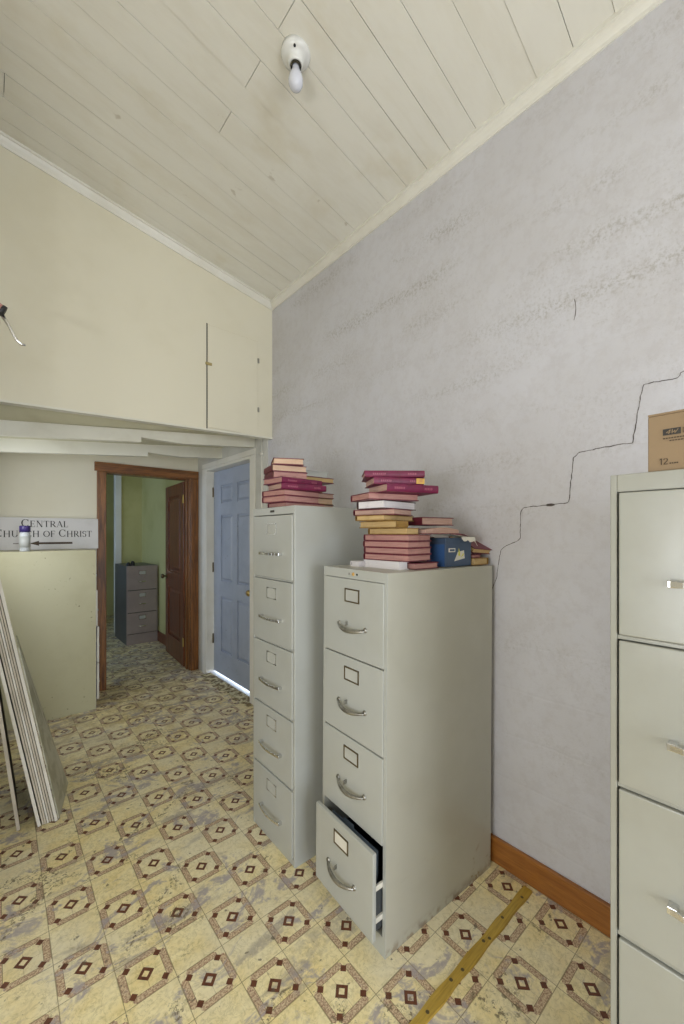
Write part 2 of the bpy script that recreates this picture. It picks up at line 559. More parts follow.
# right wall with the opening of the blue door (y 3.13..4.07, z 0..2.12)
w = MB()
w.box(XR, XR + 0.16, YR, 3.13, 0, 3.6)
w.box(XR, XR + 0.16, 3.13, 4.07, 2.12, 3.6)
w.box(XR, XR + 0.16, 4.07, YB + 0.16, 0, 3.6)
wall_right = struct(w.build('wall_right', M['block_wall']))
# the bay beside the blue door is a plain painted lining
w = MB()
w.box(XR - 0.012, XR, YU + 0.06, 3.13, 0, 2.45)
w.box(XR - 0.012, XR, 3.13, 4.07, 2.12, 2.45)
w.box(XR - 0.012, XR, 4.07, YB, 0, 2.45)
struct(w.build('wall_door_bay', M['grey_white']))

# left wall with openings for the added side and recess windows
w = MB()
wy0, wy1, wz0, wz1 = -0.06, 0.62, 0.72, 1.74
w.box(XL - 0.15, XL, YR, wy0, 0, 3.95)
w.box(XL - 0.15, XL, wy1, 1.75, 0, 3.95)
w.box(XL - 0.15, XL, wy0, wy1, 0, wz0)
w.box(XL - 0.15, XL, wy0, wy1, wz1, 3.95)
w.box(XL, XP, 1.75, 1.90, 0, 3.95)
w.box(XP - 0.15, XP, 1.90, 2.92, 0, 3.95)
w.box(XP - 0.15, XP, 3.68, YB + 0.16, 0, 3.95)
w.box(XP - 0.15, XP, 2.92, 3.68, 0, 1.28)
w.box(XP - 0.15, XP, 2.92, 3.68, 2.04, 3.95)
struct(w.build('wall_left', M['plain_wall']))
f = MB()
f.box(XL - 0.02, XL + 0.02, wy0 - 0.07, wy0, wz0 - 0.07, wz1 + 0.07)
f.box(XL - 0.02, XL + 0.02, wy1, wy1 + 0.07, wz0 - 0.07, wz1 + 0.07)
f.box(XL - 0.02, XL + 0.02, wy0, wy1, wz1, wz1 + 0.07)
f.box(XL - 0.02, XL + 0.05, wy0, wy1, wz0 - 0.05, wz0)
struct(f.build('window_side_added', M['trim_white'], bevel=0.003))  # frame of the unseen window added for light from the left

f = MB()
f.box(XP - 0.01, XP + 0.015, 2.86, 2.92, 1.22, 2.10); f.box(XP - 0.01, XP + 0.015, 3.68, 3.74, 1.22, 2.10)
f.box(XP - 0.01, XP + 0.015, 2.92, 3.68, 2.04, 2.10); f.box(XP - 0.01, XP + 0.03, 2.92, 3.68, 1.24, 1.28)
struct(f.build('window_bay_added', M['trim_white'], bevel=0.003))  # frame of the unseen window added to brighten the recess

# rear wall with the wide window added for fill light
w = MB()
w.box(XL - 0.15, -1.05, YR - 0.15, YR, 0, 3.95)
w.box(1.25, XR + 0.16, YR - 0.15, YR, 0, 3.95)
w.box(-1.05, 1.25, YR - 0.15, YR, 0, 0.15)
w.box(-1.05, 1.25, YR - 0.15, YR, 2.25, 3.95)
struct(w.build('wall_rear', M['plain_wall']))
f = MB()
f.box(-1.13, -1.05, YR, YR + 0.03, 0.07, 2.33)
f.box(1.25, 1.33, YR, YR + 0.03, 0.07, 2.33)
f.box(-1.05, 1.25, YR, YR + 0.03, 2.25, 2.33)
f.box(-1.05, 1.25, YR, YR + 0.06, 0.07, 0.15)
f.box(0.07, 0.13, YR - 0.03, YR, 0.15, 2.25)
struct(f.build('window_rear_added', M['trim_white'], bevel=0.003))  # frame of the unseen window added for the rear fill

# upper loft wall: its lower edge sags a little to the left
zb = lambda x: 2.166 + (x - 0.04) * 0.034
w = MB()
xs = [XP, 0.5, 1.1, XR]
for a, b in zip(xs[:-1], xs[1:]):
    w.hexa([(a, YU, zb(a)), (b, YU, zb(b)), (b, YU + 0.05, zb(b)), (a, YU + 0.05, zb(a))],
           [(a, YU, ceilz(a) + .03), (b, YU, ceilz(b) + .03), (b, YU + 0.05, ceilz(b) + .03), (a, YU + 0.05, ceilz(a) + .03)])
struct(w.build('wall_upper', M['cream_wall']))

# soffit under the loft (old and out of level)
so = MB()
rows = [(YU + 0.05, 2.185, 2.245), (3.08, 2.117, 2.270), (3.70, 2.124, 2.285), (YB, 2.135, 2.30)]
zs = lambda r, x: r[1] + (r[2] - r[1]) * (x - 0.04) / 1.66
for r0, r1 in zip(rows[:-1], rows[1:]):
    so.hexa([(XP, r0[0], zs(r0, XP)), (XR, r0[0], zs(r0, XR)), (XR, r1[0], zs(r1, XR)), (XP, r1[0], zs(r1, XP))],
            [(XP, r0[0], 2.5), (XR, r0[0], 2.5), (XR, r1[0], 2.5), (XP, r1[0], 2.5)])
struct(so.build('ceiling_soffit', M['soffit_paint']))


def beam(y, z_bot, z_top, xend, xn, name):
    """painted beam along x; left of xn it is deeper, then springs up and sags again"""
    b = MB()
    pts = [XP, 0.2, 0.5, xn - 0.001, xn, xn + 0.04, xn + 0.30, xn + 0.55, xend]
    def low(x):
        base = z_bot[0] + (z_bot[1] - z_bot[0]) * (x - 0.04) / 1.66
        if x >= xn:
            t = min(1, (x - xn) / 0.5)
            base += 0.030 * (1 - t) * (1 - t) + 0.004 - 0.006 * math.sin(min(1, t) * math.pi)
        return base
    top = lambda x: z_top[0] + (z_top[1] - z_top[0]) * (x - 0.04) / 1.66 + 0.01
    for a, c in zip(pts[:-1], pts[1:]):
        b.hexa([(a, y, low(a)), (c, y, low(c)), (c, y + 0.045, low(c)), (a, y + 0.045, low(a))],
               [(a, y, top(a)), (c, y, top(c)), (c, y + 0.045, top(c)), (a, y + 0.045, top(a))])
    return struct(b.build(name, M['beam_paint']))


beam(3.06, (2.028, 2.182), (2.117, 2.270), XR - 0.012, 0.80, 'trim_1')
beam(3.70, (2.030, 2.180), (2.124, 2.285), XR - 0.012, 1.02, 'trim_2')

# back wall with the wooden doorway (x .815..1.605, z 0..2.035)
w = MB()
w.box(XP, 0.815, YB, YB + 0.15, 0, 2.5)
w.box(1.605, XR, YB, YB + 0.15, 0, 2.5)
w.box(0.815, 1.605, YB, YB + 0.15, 2.035, 2.5)
struct(w.build('wall_back', M['cream_wall']))

# main ceiling of narrow painted boards, running up the slope
cb = MB()
pitch = 0.1352
y0 = 0.577 - pitch * 28
rnd = random.Random(3)
sk = lambda x: (x - 1.65) * 0.04              # the boards run very slightly askew
edges = [y0 + pitch * i for i in range(47)]
for i, y in enumerate(edges):
    g0, g1 = rnd.choice([0.0008, 0.0014, 0.0026]), rnd.choice([0.0005, 0.0008, 0.0014])
    dz = rnd.uniform(0, 0.004)
    cuts = [XL, XR]
    if min(abs(y - q) for q in (1.794, 1.523, 1.253)) < 0.02: cuts = [XL, 0.85, XR]
    elif i % 5 == 2: cuts = [XL, 0.05, XR]
    cl_ = lambda v: min(max(v, YR), YU)
    for a, b in zip(cuts[:-1], cuts[1:]):
        a2, b2 = a + 0.001, b - 0.0015
        q = [cl_(y + g0 + sk(a2)), cl_(y + g0 + sk(b2)), cl_(y + pitch - g1 + sk(b2)), cl_(y + pitch - g1 + sk(a2))]
        if q[2] - q[1] < 0.004 and q[3] - q[0] < 0.004: continue
        cb.hexa([(a2, q[0], ceilz(a2) + dz), (b2, q[1], ceilz(b2) + dz), (b2, q[2], ceilz(b2) + dz), (a2, q[3], ceilz(a2) + dz)],
                [(a2, q[0], ceilz(a2) + .03), (b2, q[1], ceilz(b2) + .03), (b2, q[2], ceilz(b2) + .03), (a2, q[3], ceilz(a2) + .03)])
cb.cur = 1
cb.hexa([(XL - .2, YR - .2, ceilz(XL - .2) + .028), (XR + .2, YR - .2, ceilz(XR + .2) + .028), (XR + .2, YU + .1, ceilz(XR + .2) + .028), (XL - .2, YU + .1, ceilz(XL - .2) + .028)],
        [(XL - .2, YR - .2, ceilz(XL - .2) + .06), (XR + .2, YR - .2, ceilz(XR + .2) + .06), (XR + .2, YU + .1, ceilz(XR + .2) + .06), (XL - .2, YU + .1, ceilz(XL - .2) + .06)])
struct(cb.build('ceiling', [M['ceiling'], M['brown_ink']]))

# crown mouldings
cm = MB()
zc = ceilz(XR)
prof = [(0.0, -0.050), (0.007, -0.050), (0.009, -0.038), (0.020, -0.024), (0.027, -0.010), (0.036, -0.007), (0.036, 0.012), (0, 0.012)]
for (a, b) in zip(prof, prof[1:] + prof[:1]):
    cm.quad([(XR - a[0], YR, zc + a[1]), (XR - b[0], YR, zc + b[1]), (XR - b[0], YU, zc + b[1]), (XR - a[0], YU, zc + a[1])])
struct(cm.build('trim_3', M['trim_white'], bevel=0))
cm = MB()
for (a, b) in zip(prof, prof[1:] + prof[:1]):
    cm.quad([(XP, YU - a[0], ceilz(XP) + a[1]), (XP, YU - b[0], ceilz(XP) + b[1]), (XR, YU - b[0], ceilz(XR) + b[1]), (XR, YU - a[0], ceilz(XR) + a[1])])
struct(cm.build('trim_4', M['trim_white']))
# strip along the lower edge of the loft wall
t = MB()
t.hexa([(XP, YU - 0.006, zb(XP) - .012), (XR, YU - 0.006, zb(XR) - .012), (XR, YU + .05, zb(XR) - .012), (XP, YU + .05, zb(XP) - .012)],
       [(XP, YU - 0.006, zb(XP)), (XR, YU - 0.006, zb(XR)), (XR, YU + .05, zb(XR)), (XP, YU + .05, zb(XP))])
struct(t.build('trim_5', M['beam_paint']))

# baseboards
struct(MB().box(XR - 0.018, XR, YR, YU, 0, 0.112).build('baseboard_right', M['base_y'], bevel=0.004))
# white vertical conduit at the corner of the bay
c = MB()
c.tube([(XR - 0.018, 2.93, 0.0), (XR - 0.018, 2.93, 2.24)], 0.009, 10)
for z in (0.6, 1.4, 2.1): c.box(XR - 0.030, XR - 0.012, 2.905, 2.955, z, z + 0.02)
struct(c.build('trim_6', M['trim_white'], smooth=True))

# ---- step crack through the block joints
def ribbon(pts, wd, name, rnd=random.Random(5)):
    m = MB()
    P = []
    for (a, b) in zip(pts[:-1], pts[1:]):
        n = max(2, int(math.dist(a, b) / 0.012))
        for i in range(n):
            t = i / n
            P.append((a[0] + (b[0] - a[0]) * t + rnd.uniform(-.0016, .0016), a[1] + (b[1] - a[1]) * t + rnd.uniform(-.0016, .0016)))
    P.append(pts[-1])
    for i, (a, b) in enumerate(zip(P[:-1], P[1:])):
        d = Vector((b[0] - a[0], b[1] - a[1])).normalized()
        n = Vector((-d.y, d.x)) * wd * rnd.uniform(0.5, 1.1) * 0.5
        x = XR - 0.0008
        m.quad([(x, a[0] + n.x, a[1] + n.y), (x, a[0] - n.x, a[1] - n.y), (x, b[0] - n.x, b[1] - n.y), (x, b[0] + n.x, b[1] + n.y)])
    o = m.build(name, M['crack'], parent=wall_right)
    return o


ribbon([(0.250, 1.986), (0.268, 1.980), (0.275, 1.967), (0.366, 1.972), (0.372, 1.955), (0.396, 1.800), (0.398, 1.776),
        (0.455, 1.775), (0.500, 1.772), (0.572, 1.766), (0.590, 1.748), (0.606, 1.582), (0.610, 1.576), (0.655, 1.574),
        (0.690, 1.572), (0.782, 1.567), (0.795, 1.548), (0.798, 1.436), (0.806, 1.426), (0.86, 1.402), (0.884, 1.382), (0.905, 1.255), (0.93, 1.20)],
       0.0032, 'wall_crack')
cp = MB()
cp.lathe([(0, 0.0), (0.008, 0.0002), (0.011, 0.0008), (0, 0.0016)], (0, 0, 0), 'x', 7)
cp.v = [(XR - 0.0012 + v[0] * .2, 0.675 + v[1] * 1.7, 1.572 + v[2] * 0.55) for v in cp.v]
cp.build('wall_chip', M['crack'], parent=wall_right)
ribbon([(0.585, 2.36), (0.580, 2.32), (0.588, 2.28)], 0.003, 'wall_crack')

# ---- access hatch in the loft wall
hd = MB().box(1.168, 1.567, YU - 0.007, YU + 0.0, 2.214, 2.945).build('door_3', M['cream_wall'], bevel=0.002)
struct(hd)
MB().box(1.160, 1.1675, YU - 0.0012, YU + 0.0, 2.205, 2.955).build('shadow_gap', M['black_ink'], hd)  # dark and tan strips colour in the shade of the hatch gaps
MB().box(1.168, 1.5685, YU - 0.0012, YU, 2.9452, 2.9475).build('shadow_gap', M['dull_tan'], hd)
MB().box(1.5675, 1.5695, YU - 0.0012, YU, 2.214, 2.945).build('shadow_gap', M['dull_tan'], hd)
l = MB().box(1.150, 1.195, YU - 0.018, YU - 0.007, 2.655, 2.673).build('latch', M['dull_tan'], hd, bevel=0.002)
for z in (2.40, 2.78):
    h = MB(); h.box(1.564, 1.578, YU - 0.011, YU - 0.006, z, z + 0.035); h.tube([(1.570, YU - .012, z), (1.570, YU - .012, z + .035)], 0.003, 8)
    h.build('hinge', M['dull_steel'], hd)

# ------------------------------------------------------------------ far room
w = MB()
w.box(1.735, 1.90, YB + 0.15, 8.3, 0, 2.6)                # right wall of the far room
struct(w.build('wall_far_right', M['green_wall']))
w = MB()
w.box(1.455, 1.90, 6.62, 6.77, 0, 2.6)
struct(w.build('wall_far_back', M['green_wall']))
w = MB()
w.box(-0.3, 1.90, 8.1, 8.25, 0, 2.6)
struct(w.build('wall_far_end', M['green_wall']))
w = MB()
w.box(-0.55, -0.40, YB + .15, 5.15, 0, 2.6); w.box(-0.55, -0.40, 6.35, 8.25, 0, 2.6)
w.box(-0.55, -0.40, 5.15, 6.35, 0, 0.85); w.box(-0.55, -0.40, 5.15, 6.35, 2.15, 2.6)
w.box(-0.55, XP, YB + .15, YB + .16, 0, 2.6)
struct(w.build('wall_far_left', M['green_wall']))
f = MB()
f.box(-0.42, -0.36, 5.07, 5.15, 0.78, 2.22); f.box(-0.42, -0.36, 6.35, 6.43, 0.78, 2.22)
f.box(-0.42, -0.36, 5.15, 6.35, 2.15, 2.22); f.box(-0.42, -0.34, 5.15, 6.35, 0.80, 0.85)
struct(f.build('window_3', M['trim_white'], bevel=0.003))
struct(MB().box(-0.55, 1.90, YB + .15, 8.25, 2.6, 2.68).build('ceiling_far', M['plain_wall']))
t = MB()
t.box(1.375, 1.455, 6.60, 6.70, 0, 2.6)
struct(t.build('trim_7', M['trim_white'], bevel=0.003))
struct(MB().box(1.717, 1.735, YB + 0.9, 6.62, 0, 0.13).build('baseboard_far_right', M['dark_wood'], bevel=0.003))
struct(MB().box(-0.40, 1.375, 7.62, 8.1, 0, 0.05).build('trim_8', M['strip_wood'], bevel=0.003))

# ------------------------------------------------------------------ wooden doorway and door
f = MB()
y0c, y1c = YB - 0.022, YB
f.box(0.742, 0.815, y0c, y1c, 0, 2.034)
f.box(1.605, XR - 0.013, y0c, y1c, 0, 2.034)
f.box(0.800, 0.822, YB, YB + .15, 0, 2.035)
f.box(1.598, 1.62, YB, YB + .15, 0, 2.035)
f.box(0.815, 1.605, YB, YB + .15, 2.028, 2.045)
f.box(0.822, 0.834, YB + .06, YB + .10, 0, 2.028)
f.box(1.586, 1.598, YB + .06, YB + .10, 0, 2.028)
door_frame = struct(f.build('trim_9', M['oak_z'], bevel=0.003))
struct(MB().box(0.722, XR - 0.013, y0c - 0.004, y1c, 2.035, 2.118).build('trim_13', M['oak_x'], bevel=0.003))

dw, dh, dt = 0.765, 2.015, 0.038
dm = thing('door_1', 'dark stained wooden panel door standing open into the far room', 'door', (1.585, YB + 0.145, 0.008), 86.0)
d = MB()
def stile_rail(d, w, h, t, cols, rws):
    """frame of a panelled door: x 0..w, y -t..0; openings cols x rows"""
    xs = [0] + [c for p in cols for c in p] + [w]
    for i in range(0, len(xs), 2): d.box(xs[i], xs[i + 1], -t, 0, 0, h)
    for (a, b) in cols:
        zs_ = [0] + [c for p in rws for c in p] + [h]
        for i in range(0, len(zs_), 2): d.box(a, b, -t, 0, zs_[i], zs_[i + 1])
stile_rail(d, dw, dh, dt, [(0.125, dw - 0.125)], [(0.24, 0.82), (1.00, 1.88)])
slab = d.build('door_slab', M['dark_wood'], dm, bevel=0.003)
for z0, z1 in ((0.24, 0.82), (1.00, 1.88)):
    p = MB().box(0.125, dw - 0.125, -0.024, -0.014, z0, z1)
    p.frustum(0.15, dw - 0.15, z0 + 0.025, z1 - 0.025, -0.014, -0.006, 0.03)
    p.build('door_panel', M['dark_wood'], dm)
kb = MB()
kb.lathe([(0, -0.0), (0.026, 0.0), (0.026, 0.006), (0.010, 0.008), (0.010, 0.03), (0.024, 0.036), (0.029, 0.05), (0.022, 0.064), (0, 0.067)], (dw - 0.06, 0.0, 0.93), 'y', 20)
kb.lathe([(0, -dt - 0.0), (0.026, -dt), (0.026, -dt - 0.006), (0.010, -dt - 0.008), (0.010, -dt - 0.03), (0.024, -dt - 0.036), (0.029, -dt - 0.05), (0.022, -dt - 0.064), (0, -dt - 0.067)], (dw - 0.06, 0.0, 0.93), 'y', 20)
kb.build('door_knob', M['bronze'], dm, smooth=True)
for z in (0.22, 1.78):
    h = MB(); h.tube([(-0.004, 0.004, z), (-0.004, 0.004, z + 0.09)], 0.007, 10); h.box(-0.004, 0.03, 0.0, 0.003, z, z + .09)
    h.build('hinge', M['brass'], dm)
dm['kind'] = 'structure'

# ------------------------------------------------------------------ blue steel door
# local x runs along world -y, face towards -x
bd = thing('door_2', 'pale blue six-panel door in the right wall behind the cabinets', 'door', (1.760, 4.055, 0.036), -90)
bw, bh, bt = 0.91, 2.058, 0.04
d = MB()
cols = [(0.170, 0.425), (0.525, 0.765)]
rws = [(0.235, 0.785), (0.945, 1.605), (1.725, 1.905)]
xs = [0] + [c for p in cols for c in p] + [bw]
for i in range(0, len(xs), 2): d.box(xs[i], xs[i + 1], 0, bt, 0, bh)
for (a, b) in cols:
    zz = [0] + [c for p in rws for c in p] + [bh]
    for i in range(0, len(zz), 2): d.box(a, b, 0, bt, zz[i], zz[i + 1])
d.build('door_slab', M['blue_door'], bd, bevel=0.002)
for (a, b) in cols:
    for (z0, z1) in rws:
        p = MB().box(a, b, 0.016, 0.03, z0, z1)
        p.frustum(a + 0.014, b - 0.014, z0 + 0.014, z1 - 0.014, 0.016, 0.001, 0.018)
        p.build('door_panel', M['blue_door'], bd)
kb = MB().lathe([(0, 0.0), (0.030, 0.0), (0.030, -0.006), (0.012, -0.010), (0.012, -0.03), (0.024, -0.036), (0.028, -0.05), (0.021, -0.062), (0, -0.065)], (bw - 0.075, 0, 0.895), 'y', 20)
kb.build('door_knob', M['brass'], bd, smooth=True)
for z in (0.28, 1.02, 1.80):
    h = MB(); h.tube([(-0.006, -0.006, z), (-0.006, -0.006, z + 0.10)], 0.007, 10); h.box(-0.018, 0.0, -0.004, 0.0, z, z + .10)
    h.build('hinge', M['bronze'], bd)
bd['kind'] = 'structure'
# its frame
f = MB()
f.box(XR - 0.02, XR + 0.16, 4.062, 4.085, 0.03, 2.12)
f.box(XR - 0.02, XR + 0.16, 3.115, 3.138, 0, 2.12)
f.box(XR - 0.02, XR + 0.16, 3.1385, 4.0615, 2.100, 2.125)
f.box(XR - 0.022, XR - 0.0125, 4.0865, 4.16, 0, 2.124)
f.box(XR - 0.022, XR - 0.0125, 3.04, 3.1135, 0, 2.124)
f.box(XR - 0.022, XR - 0.0125, 3.04, 4.16, 2.1265, 2.175)
struct(f.build('trim_10', M['trim_white'], bevel=0.003))
t = MB()
t.box(XR + 0.03, XR + 0.16, 3.14, 4.06, 0, 0.014)
struct(t.build('trim_11', M['daylit_sill'], bevel=0.003))
# ragged torn vinyl and board edge in front of the sill
rg = MB()
rnd = random.Random(11)
n = 26
for i in range(n):
    a, b = 4.08 - i * 1.0 / n, 4.08 - (i + 1) * 1.0 / n
    xa, xb = XR - 0.05 - rnd.uniform(0, .05), XR - 0.05 - rnd.uniform(0, .05)
    rg.hexa([(xa, a, 0), (xb, b, 0), (XR + 0.03, b, 0), (XR + 0.03, a, 0)],
            [(xa, a, 0.004), (xb, b, 0.004), (XR + 0.03, b, rnd.uniform(.006, .013)), (XR + 0.03, a, rnd.uniform(.006, .013))])
struct(rg.build('trim_12', M['torn_vinyl']))


# ------------------------------------------------------------------ filing cabinets
def bow_handle(z, wd=0.155, drop=0.010, out=0.024):
    """curved cast pull with a thumb latch stub; local front is y=0 facing -y"""
    m = MB()
    P, r = [], []
    for i in range(15):
        t = i / 14
        x = -wd / 2 + wd * t
        P.append((x, -0.003 - out * math.sin(math.pi * t) ** 0.7, z - drop * math.sin(math.pi * t) - 0.004 * t))
        r.append(0.004 + 0.004 * math.sin(math.pi * t))
    m.tube(P, r, 10)
    for x in (-wd / 2, wd / 2):
        m.lathe([(0, -0.006), (0.008, -0.006), (0.010, -0.002), (0.010, 0.0)], (x, 0, z), 'y', 14)
    return m


def bar_handle(z, wd=0.185):
    m = MB()
    for s in (-1, 1): m.box(s * wd / 2 - s * 0.016, s * wd / 2, -0.020, 0, z - 0.007, z + 0.007)
    n = 8
    for i in range(n):
        t0, t1 = i / n, (i + 1) / n
        xa, xb = -wd / 2 + 0.004 + (wd - .008) * t0, -wd / 2 + 0.004 + (wd - .008) * t1
        ya, yb = -0.020 - 0.012 * math.sin(math.pi * t0), -0.020 - 0.012 * math.sin(math.pi * t1)
        m.hexa([(xa, ya, z - .006), (xb, yb, z - .006), (xb, yb + .006, z - .006), (xa, ya + .006, z - .006)],
               [(xa, ya, z + .006), (xb, yb, z + .006), (xb, yb + .006, z + .006), (xa, ya + .006, z + .006)])
    return m


def filing_cabinet(label, loc, rz, w, d, h, lines, paint_, body=None, handle='bow', holder='frame', opened=None,
                   holder_mat=None, hmat=None, lock=True, crease=None):
    """lines: [(top z, bottom z), ...] of the drawer fronts. local: front y=0 facing -y, x across"""
    root = thing('filing_cabinet', label, 'filing cabinet', (loc[0], loc[1], 0), rz)
    body = body or paint_
    b = MB()
    hw = w / 2; th = 0.012
    b.box(-hw, -hw + th, 0.0, d, 0.0, h)
    b.box(hw - th, hw, 0.0, d, 0.0, h)
    b.box(-hw + th, hw - th, d - th, d, 0.0, h)
    b.box(-hw + th, hw - th, 0.0, d - th, h - 0.036, h)
    b.box(-hw + th, hw - th, 0.002, d - th, 0.0, lines[-1][1] - 0.006)
    for (t0, b0), (t1, b1) in zip(lines[:-1], lines[1:]):
        b.box(-hw + th, hw - th, 0.003, 0.03, t1 + 0.0015, b0 - 0.0015)
    b.build('cabinet_body', body, root, bevel=0.002)
    if body is not paint_:
        q = MB()
        q.box(-hw, -hw + th + .002, -0.0015, 0, 0, h); q.box(hw - th - .002, hw, -0.0015, 0, 0, h)
        q.box(-hw + th + .002, hw - th - .002, -0.0015, 0, h - .036, h)
        q.box(-hw + th + .002, hw - th - .002, -0.0015, 0, 0, lines[-1][1] - .006)
        q.build('front_frame', paint_, root)
    i = MB().box(-hw + th, hw - th, 0.32, 0.33, lines[-1][1], h - 0.04)
    i.build('inner_plate', M['dark_inside'], root)
    opened = opened or {}
    for k, (zt, zb_) in enumerate(lines):
        off = opened.get(k, 0.0)
        x0, x1 = -hw + th + 0.004, hw - th - 0.004
        if off > 0.03: x0, x1 = -hw + 0.022, hw - 0.012
        fr = MB().box(x0, x1, -0.004 - off, 0.012 - off, zb_, zt)
        dr = fr.build('drawer', paint_, root, bevel=0.0025)
        if off > 0:
            t = MB()
            t.box(x0 + .01, x0 + .013, 0.012 - off, 0.31 - off, zb_ + 0.02, zb_ + 0.17)
            t.box(x1 - .013, x1 - .01, 0.012 - off, 0.31 - off, zb_ + 0.02, zb_ + 0.17)
            t.box(x0 + .01, x1 - .01, 0.012 - off, 0.31 - off, zb_ + 0.02, zb_ + 0.023)
            for rz_ in (0.055, 0.165):
                MB().box(x1 - 0.0098, x1 - 0.003, 0.0125 - off, 0.30 - off, zb_ + rz_, zb_ + rz_ + 0.018).build('slide_rail', M['card_white'], dr)
            t.build('drawer_tray', M['dark_inside'], dr)
        y = -0.004 - off
        cz = zt - 0.062
        hm = holder_mat or M['dark_metal']
        lh = MB()
        bx, bz, t_ = 0.043, 0.026, 0.005
        if holder == 'frame':
            lh.box(-bx, bx, y - .003, y, cz + bz - t_, cz + bz); lh.box(-bx, bx, y - .003, y, cz - bz, cz - bz + t_)
            lh.box(-bx, -bx + t_, y - .003, y, cz - bz, cz + bz); lh.box(bx - t_, bx, y - .003, y, cz - bz, cz + bz)
        else:     # thin wire frame with open corners
            t_ = 0.003
            for s in (-1, 1):
                lh.box(s * bx, s * (bx - 0.022), y - .003, y, cz + bz - t_, cz + bz)
                lh.box(s * bx, s * (bx - 0.022), y - .003, y, cz - bz, cz - bz + t_)
                lh.box(s * bx, s * (bx - t_), y - .003, y, cz - bz, cz + bz)
            lh.box(-bx, bx, y - .001, y, cz + bz - .001, cz + bz); lh.box(-bx, bx, y - .001, y, cz - bz, cz - bz + .001)
        lo = lh.build('label_holder', hm, dr)
        lc = MB().box(-bx + .004, bx - .004, y - .0012, y, cz - bz + .004, cz + bz - .004)
        lc.build('label_card', M['card_white'] if off > .03 else M['card_grey'], lo)
        hz = zt - 0.178
        if handle == 'bow':
            m = bow_handle(hz); 
            for j in range(len(m.v)): m.v[j] = (m.v[j][0], m.v[j][1] + y, m.v[j][2])
            ho = m.build('handle', hmat or M['dull_steel'], dr, smooth=True)
            s = MB().box(-0.028, -0.024, y - 0.016, y, hz + 0.000, hz + 0.016)
            s.build('thumb_latch', M['dull_steel'], dr, bevel=0.001)
        elif handle == 'bar':
            m = bar_handle(hz)
            for j in range(len(m.v)): m.v[j] = (m.v[j][0], m.v[j][1] + y, m.v[j][2])
            m.build('handle', hmat or M['chrome'], dr, bevel=0.0015)
        else:     # small recessed cup pull with bright lip
            m = MB()
            m.lathe([(0.0, -0.014), (0.010, -0.013), (0.020, -0.009), (0.026, 0.0)], (0, y, hz), 'y', 20)
            for j in range(len(m.v)): m.v[j] = (m.v[j][0] * 1.9, m.v[j][1], hz + (m.v[j][2] - hz) * 0.45)
            m.build('handle', hmat or M['chrome'], dr, smooth=True)
    if lock == 'pair':
        for x, mm, rr in ((-0.02, 'dull_steel', 0.004), (0.004, 'yellow_label', 0.007), (0.026, 'dark_metal', 0.004)):
            k = MB().lathe([(0, -0.005), (rr * .8, -0.005), (rr, -0.002), (rr, 0.0)], (x, 0, h - 0.018), 'y', 16)
            k.build('lock', M[mm], root, smooth=True)
    elif lock == 'plate':
        MB().box(-0.018, 0.018, -0.003, 0, h - 0.024, h - 0.014).build('lock', M['dark_metal'], root, bevel=0.002)
    return root


L4 = [(1.282, 0.988), (0.982, 0.683), (0.677, 0.378), (0.372, 0.073)]
L5 = [(1.5405, 1.250), (1.238, 0.946), (0.934, 0.640), (0.628, 0.336), (0.324, 0.034)]
A = filing_cabinet('beige four-drawer filing cabinet with bottom drawer ajar and a tall pile of books on top',
                   (1.0305, 1.132), -93.5, 0.377, 0.632, 1.32, L4, M['cab_paint'], body=M['cab_rusty'], handle='bow', holder='frame',
                   opened={3: 0.045}, lock='pair', holder_mat=M['bronze'])
bpy.context.view_layer.update()
A.matrix_world = Matrix.Translation((1.0305, 1.132, 0.001)) @ Matrix.Rotation(0.0048, 4, 'Y') @ Matrix.Rotation(0.0042, 4, 'X') @ Matrix.Rotation(R(-93.5), 4, 'Z')
Cb = filing_cabinet('tall beige five-drawer filing cabinet beside the pale blue door, books on top',
                    (1.002, 1.6485), -91.2, 0.381, 0.66, 1.58, L5, M['cab_paint'], handle='bar', holder='wire', lock='plate', holder_mat=M['chrome'])
Bb = filing_cabinet('tall beige filing cabinet at the right edge with a cardboard box on top',
                    (0.975, 0.078), -90, 0.380, 0.66, 1.578, L5, M['cab_paint_olive'], handle='bar', holder='wire', lock=None, holder_mat=M['chrome'])
Db = filing_cabinet('short grey three-drawer filing cabinet in the far room through the wooden doorway',
                    (1.5255, 5.79), 0, 0.381, 0.64, 1.03, [(1.00, 0.715), (0.705, 0.42), (0.41, 0.14)], M['cab_grey'], body=M['cab_slate'],
                    handle='cup', holder='frame', lock=None, holder_mat=M['chrome'])
Eb = filing_cabinet('cream filing cabinet turned sideways, its blank side under the white church sign',
                    (0.663, 4.062), 90, 0.380, 0.66, 1.32, L4, M['card_white'], body=M['cab_paint_cream'], handle='bar', holder='frame',
                    opened={1: 0.012, 2: 0.022, 3: 0.022}, lock=None, holder_mat=M['dull_steel'])
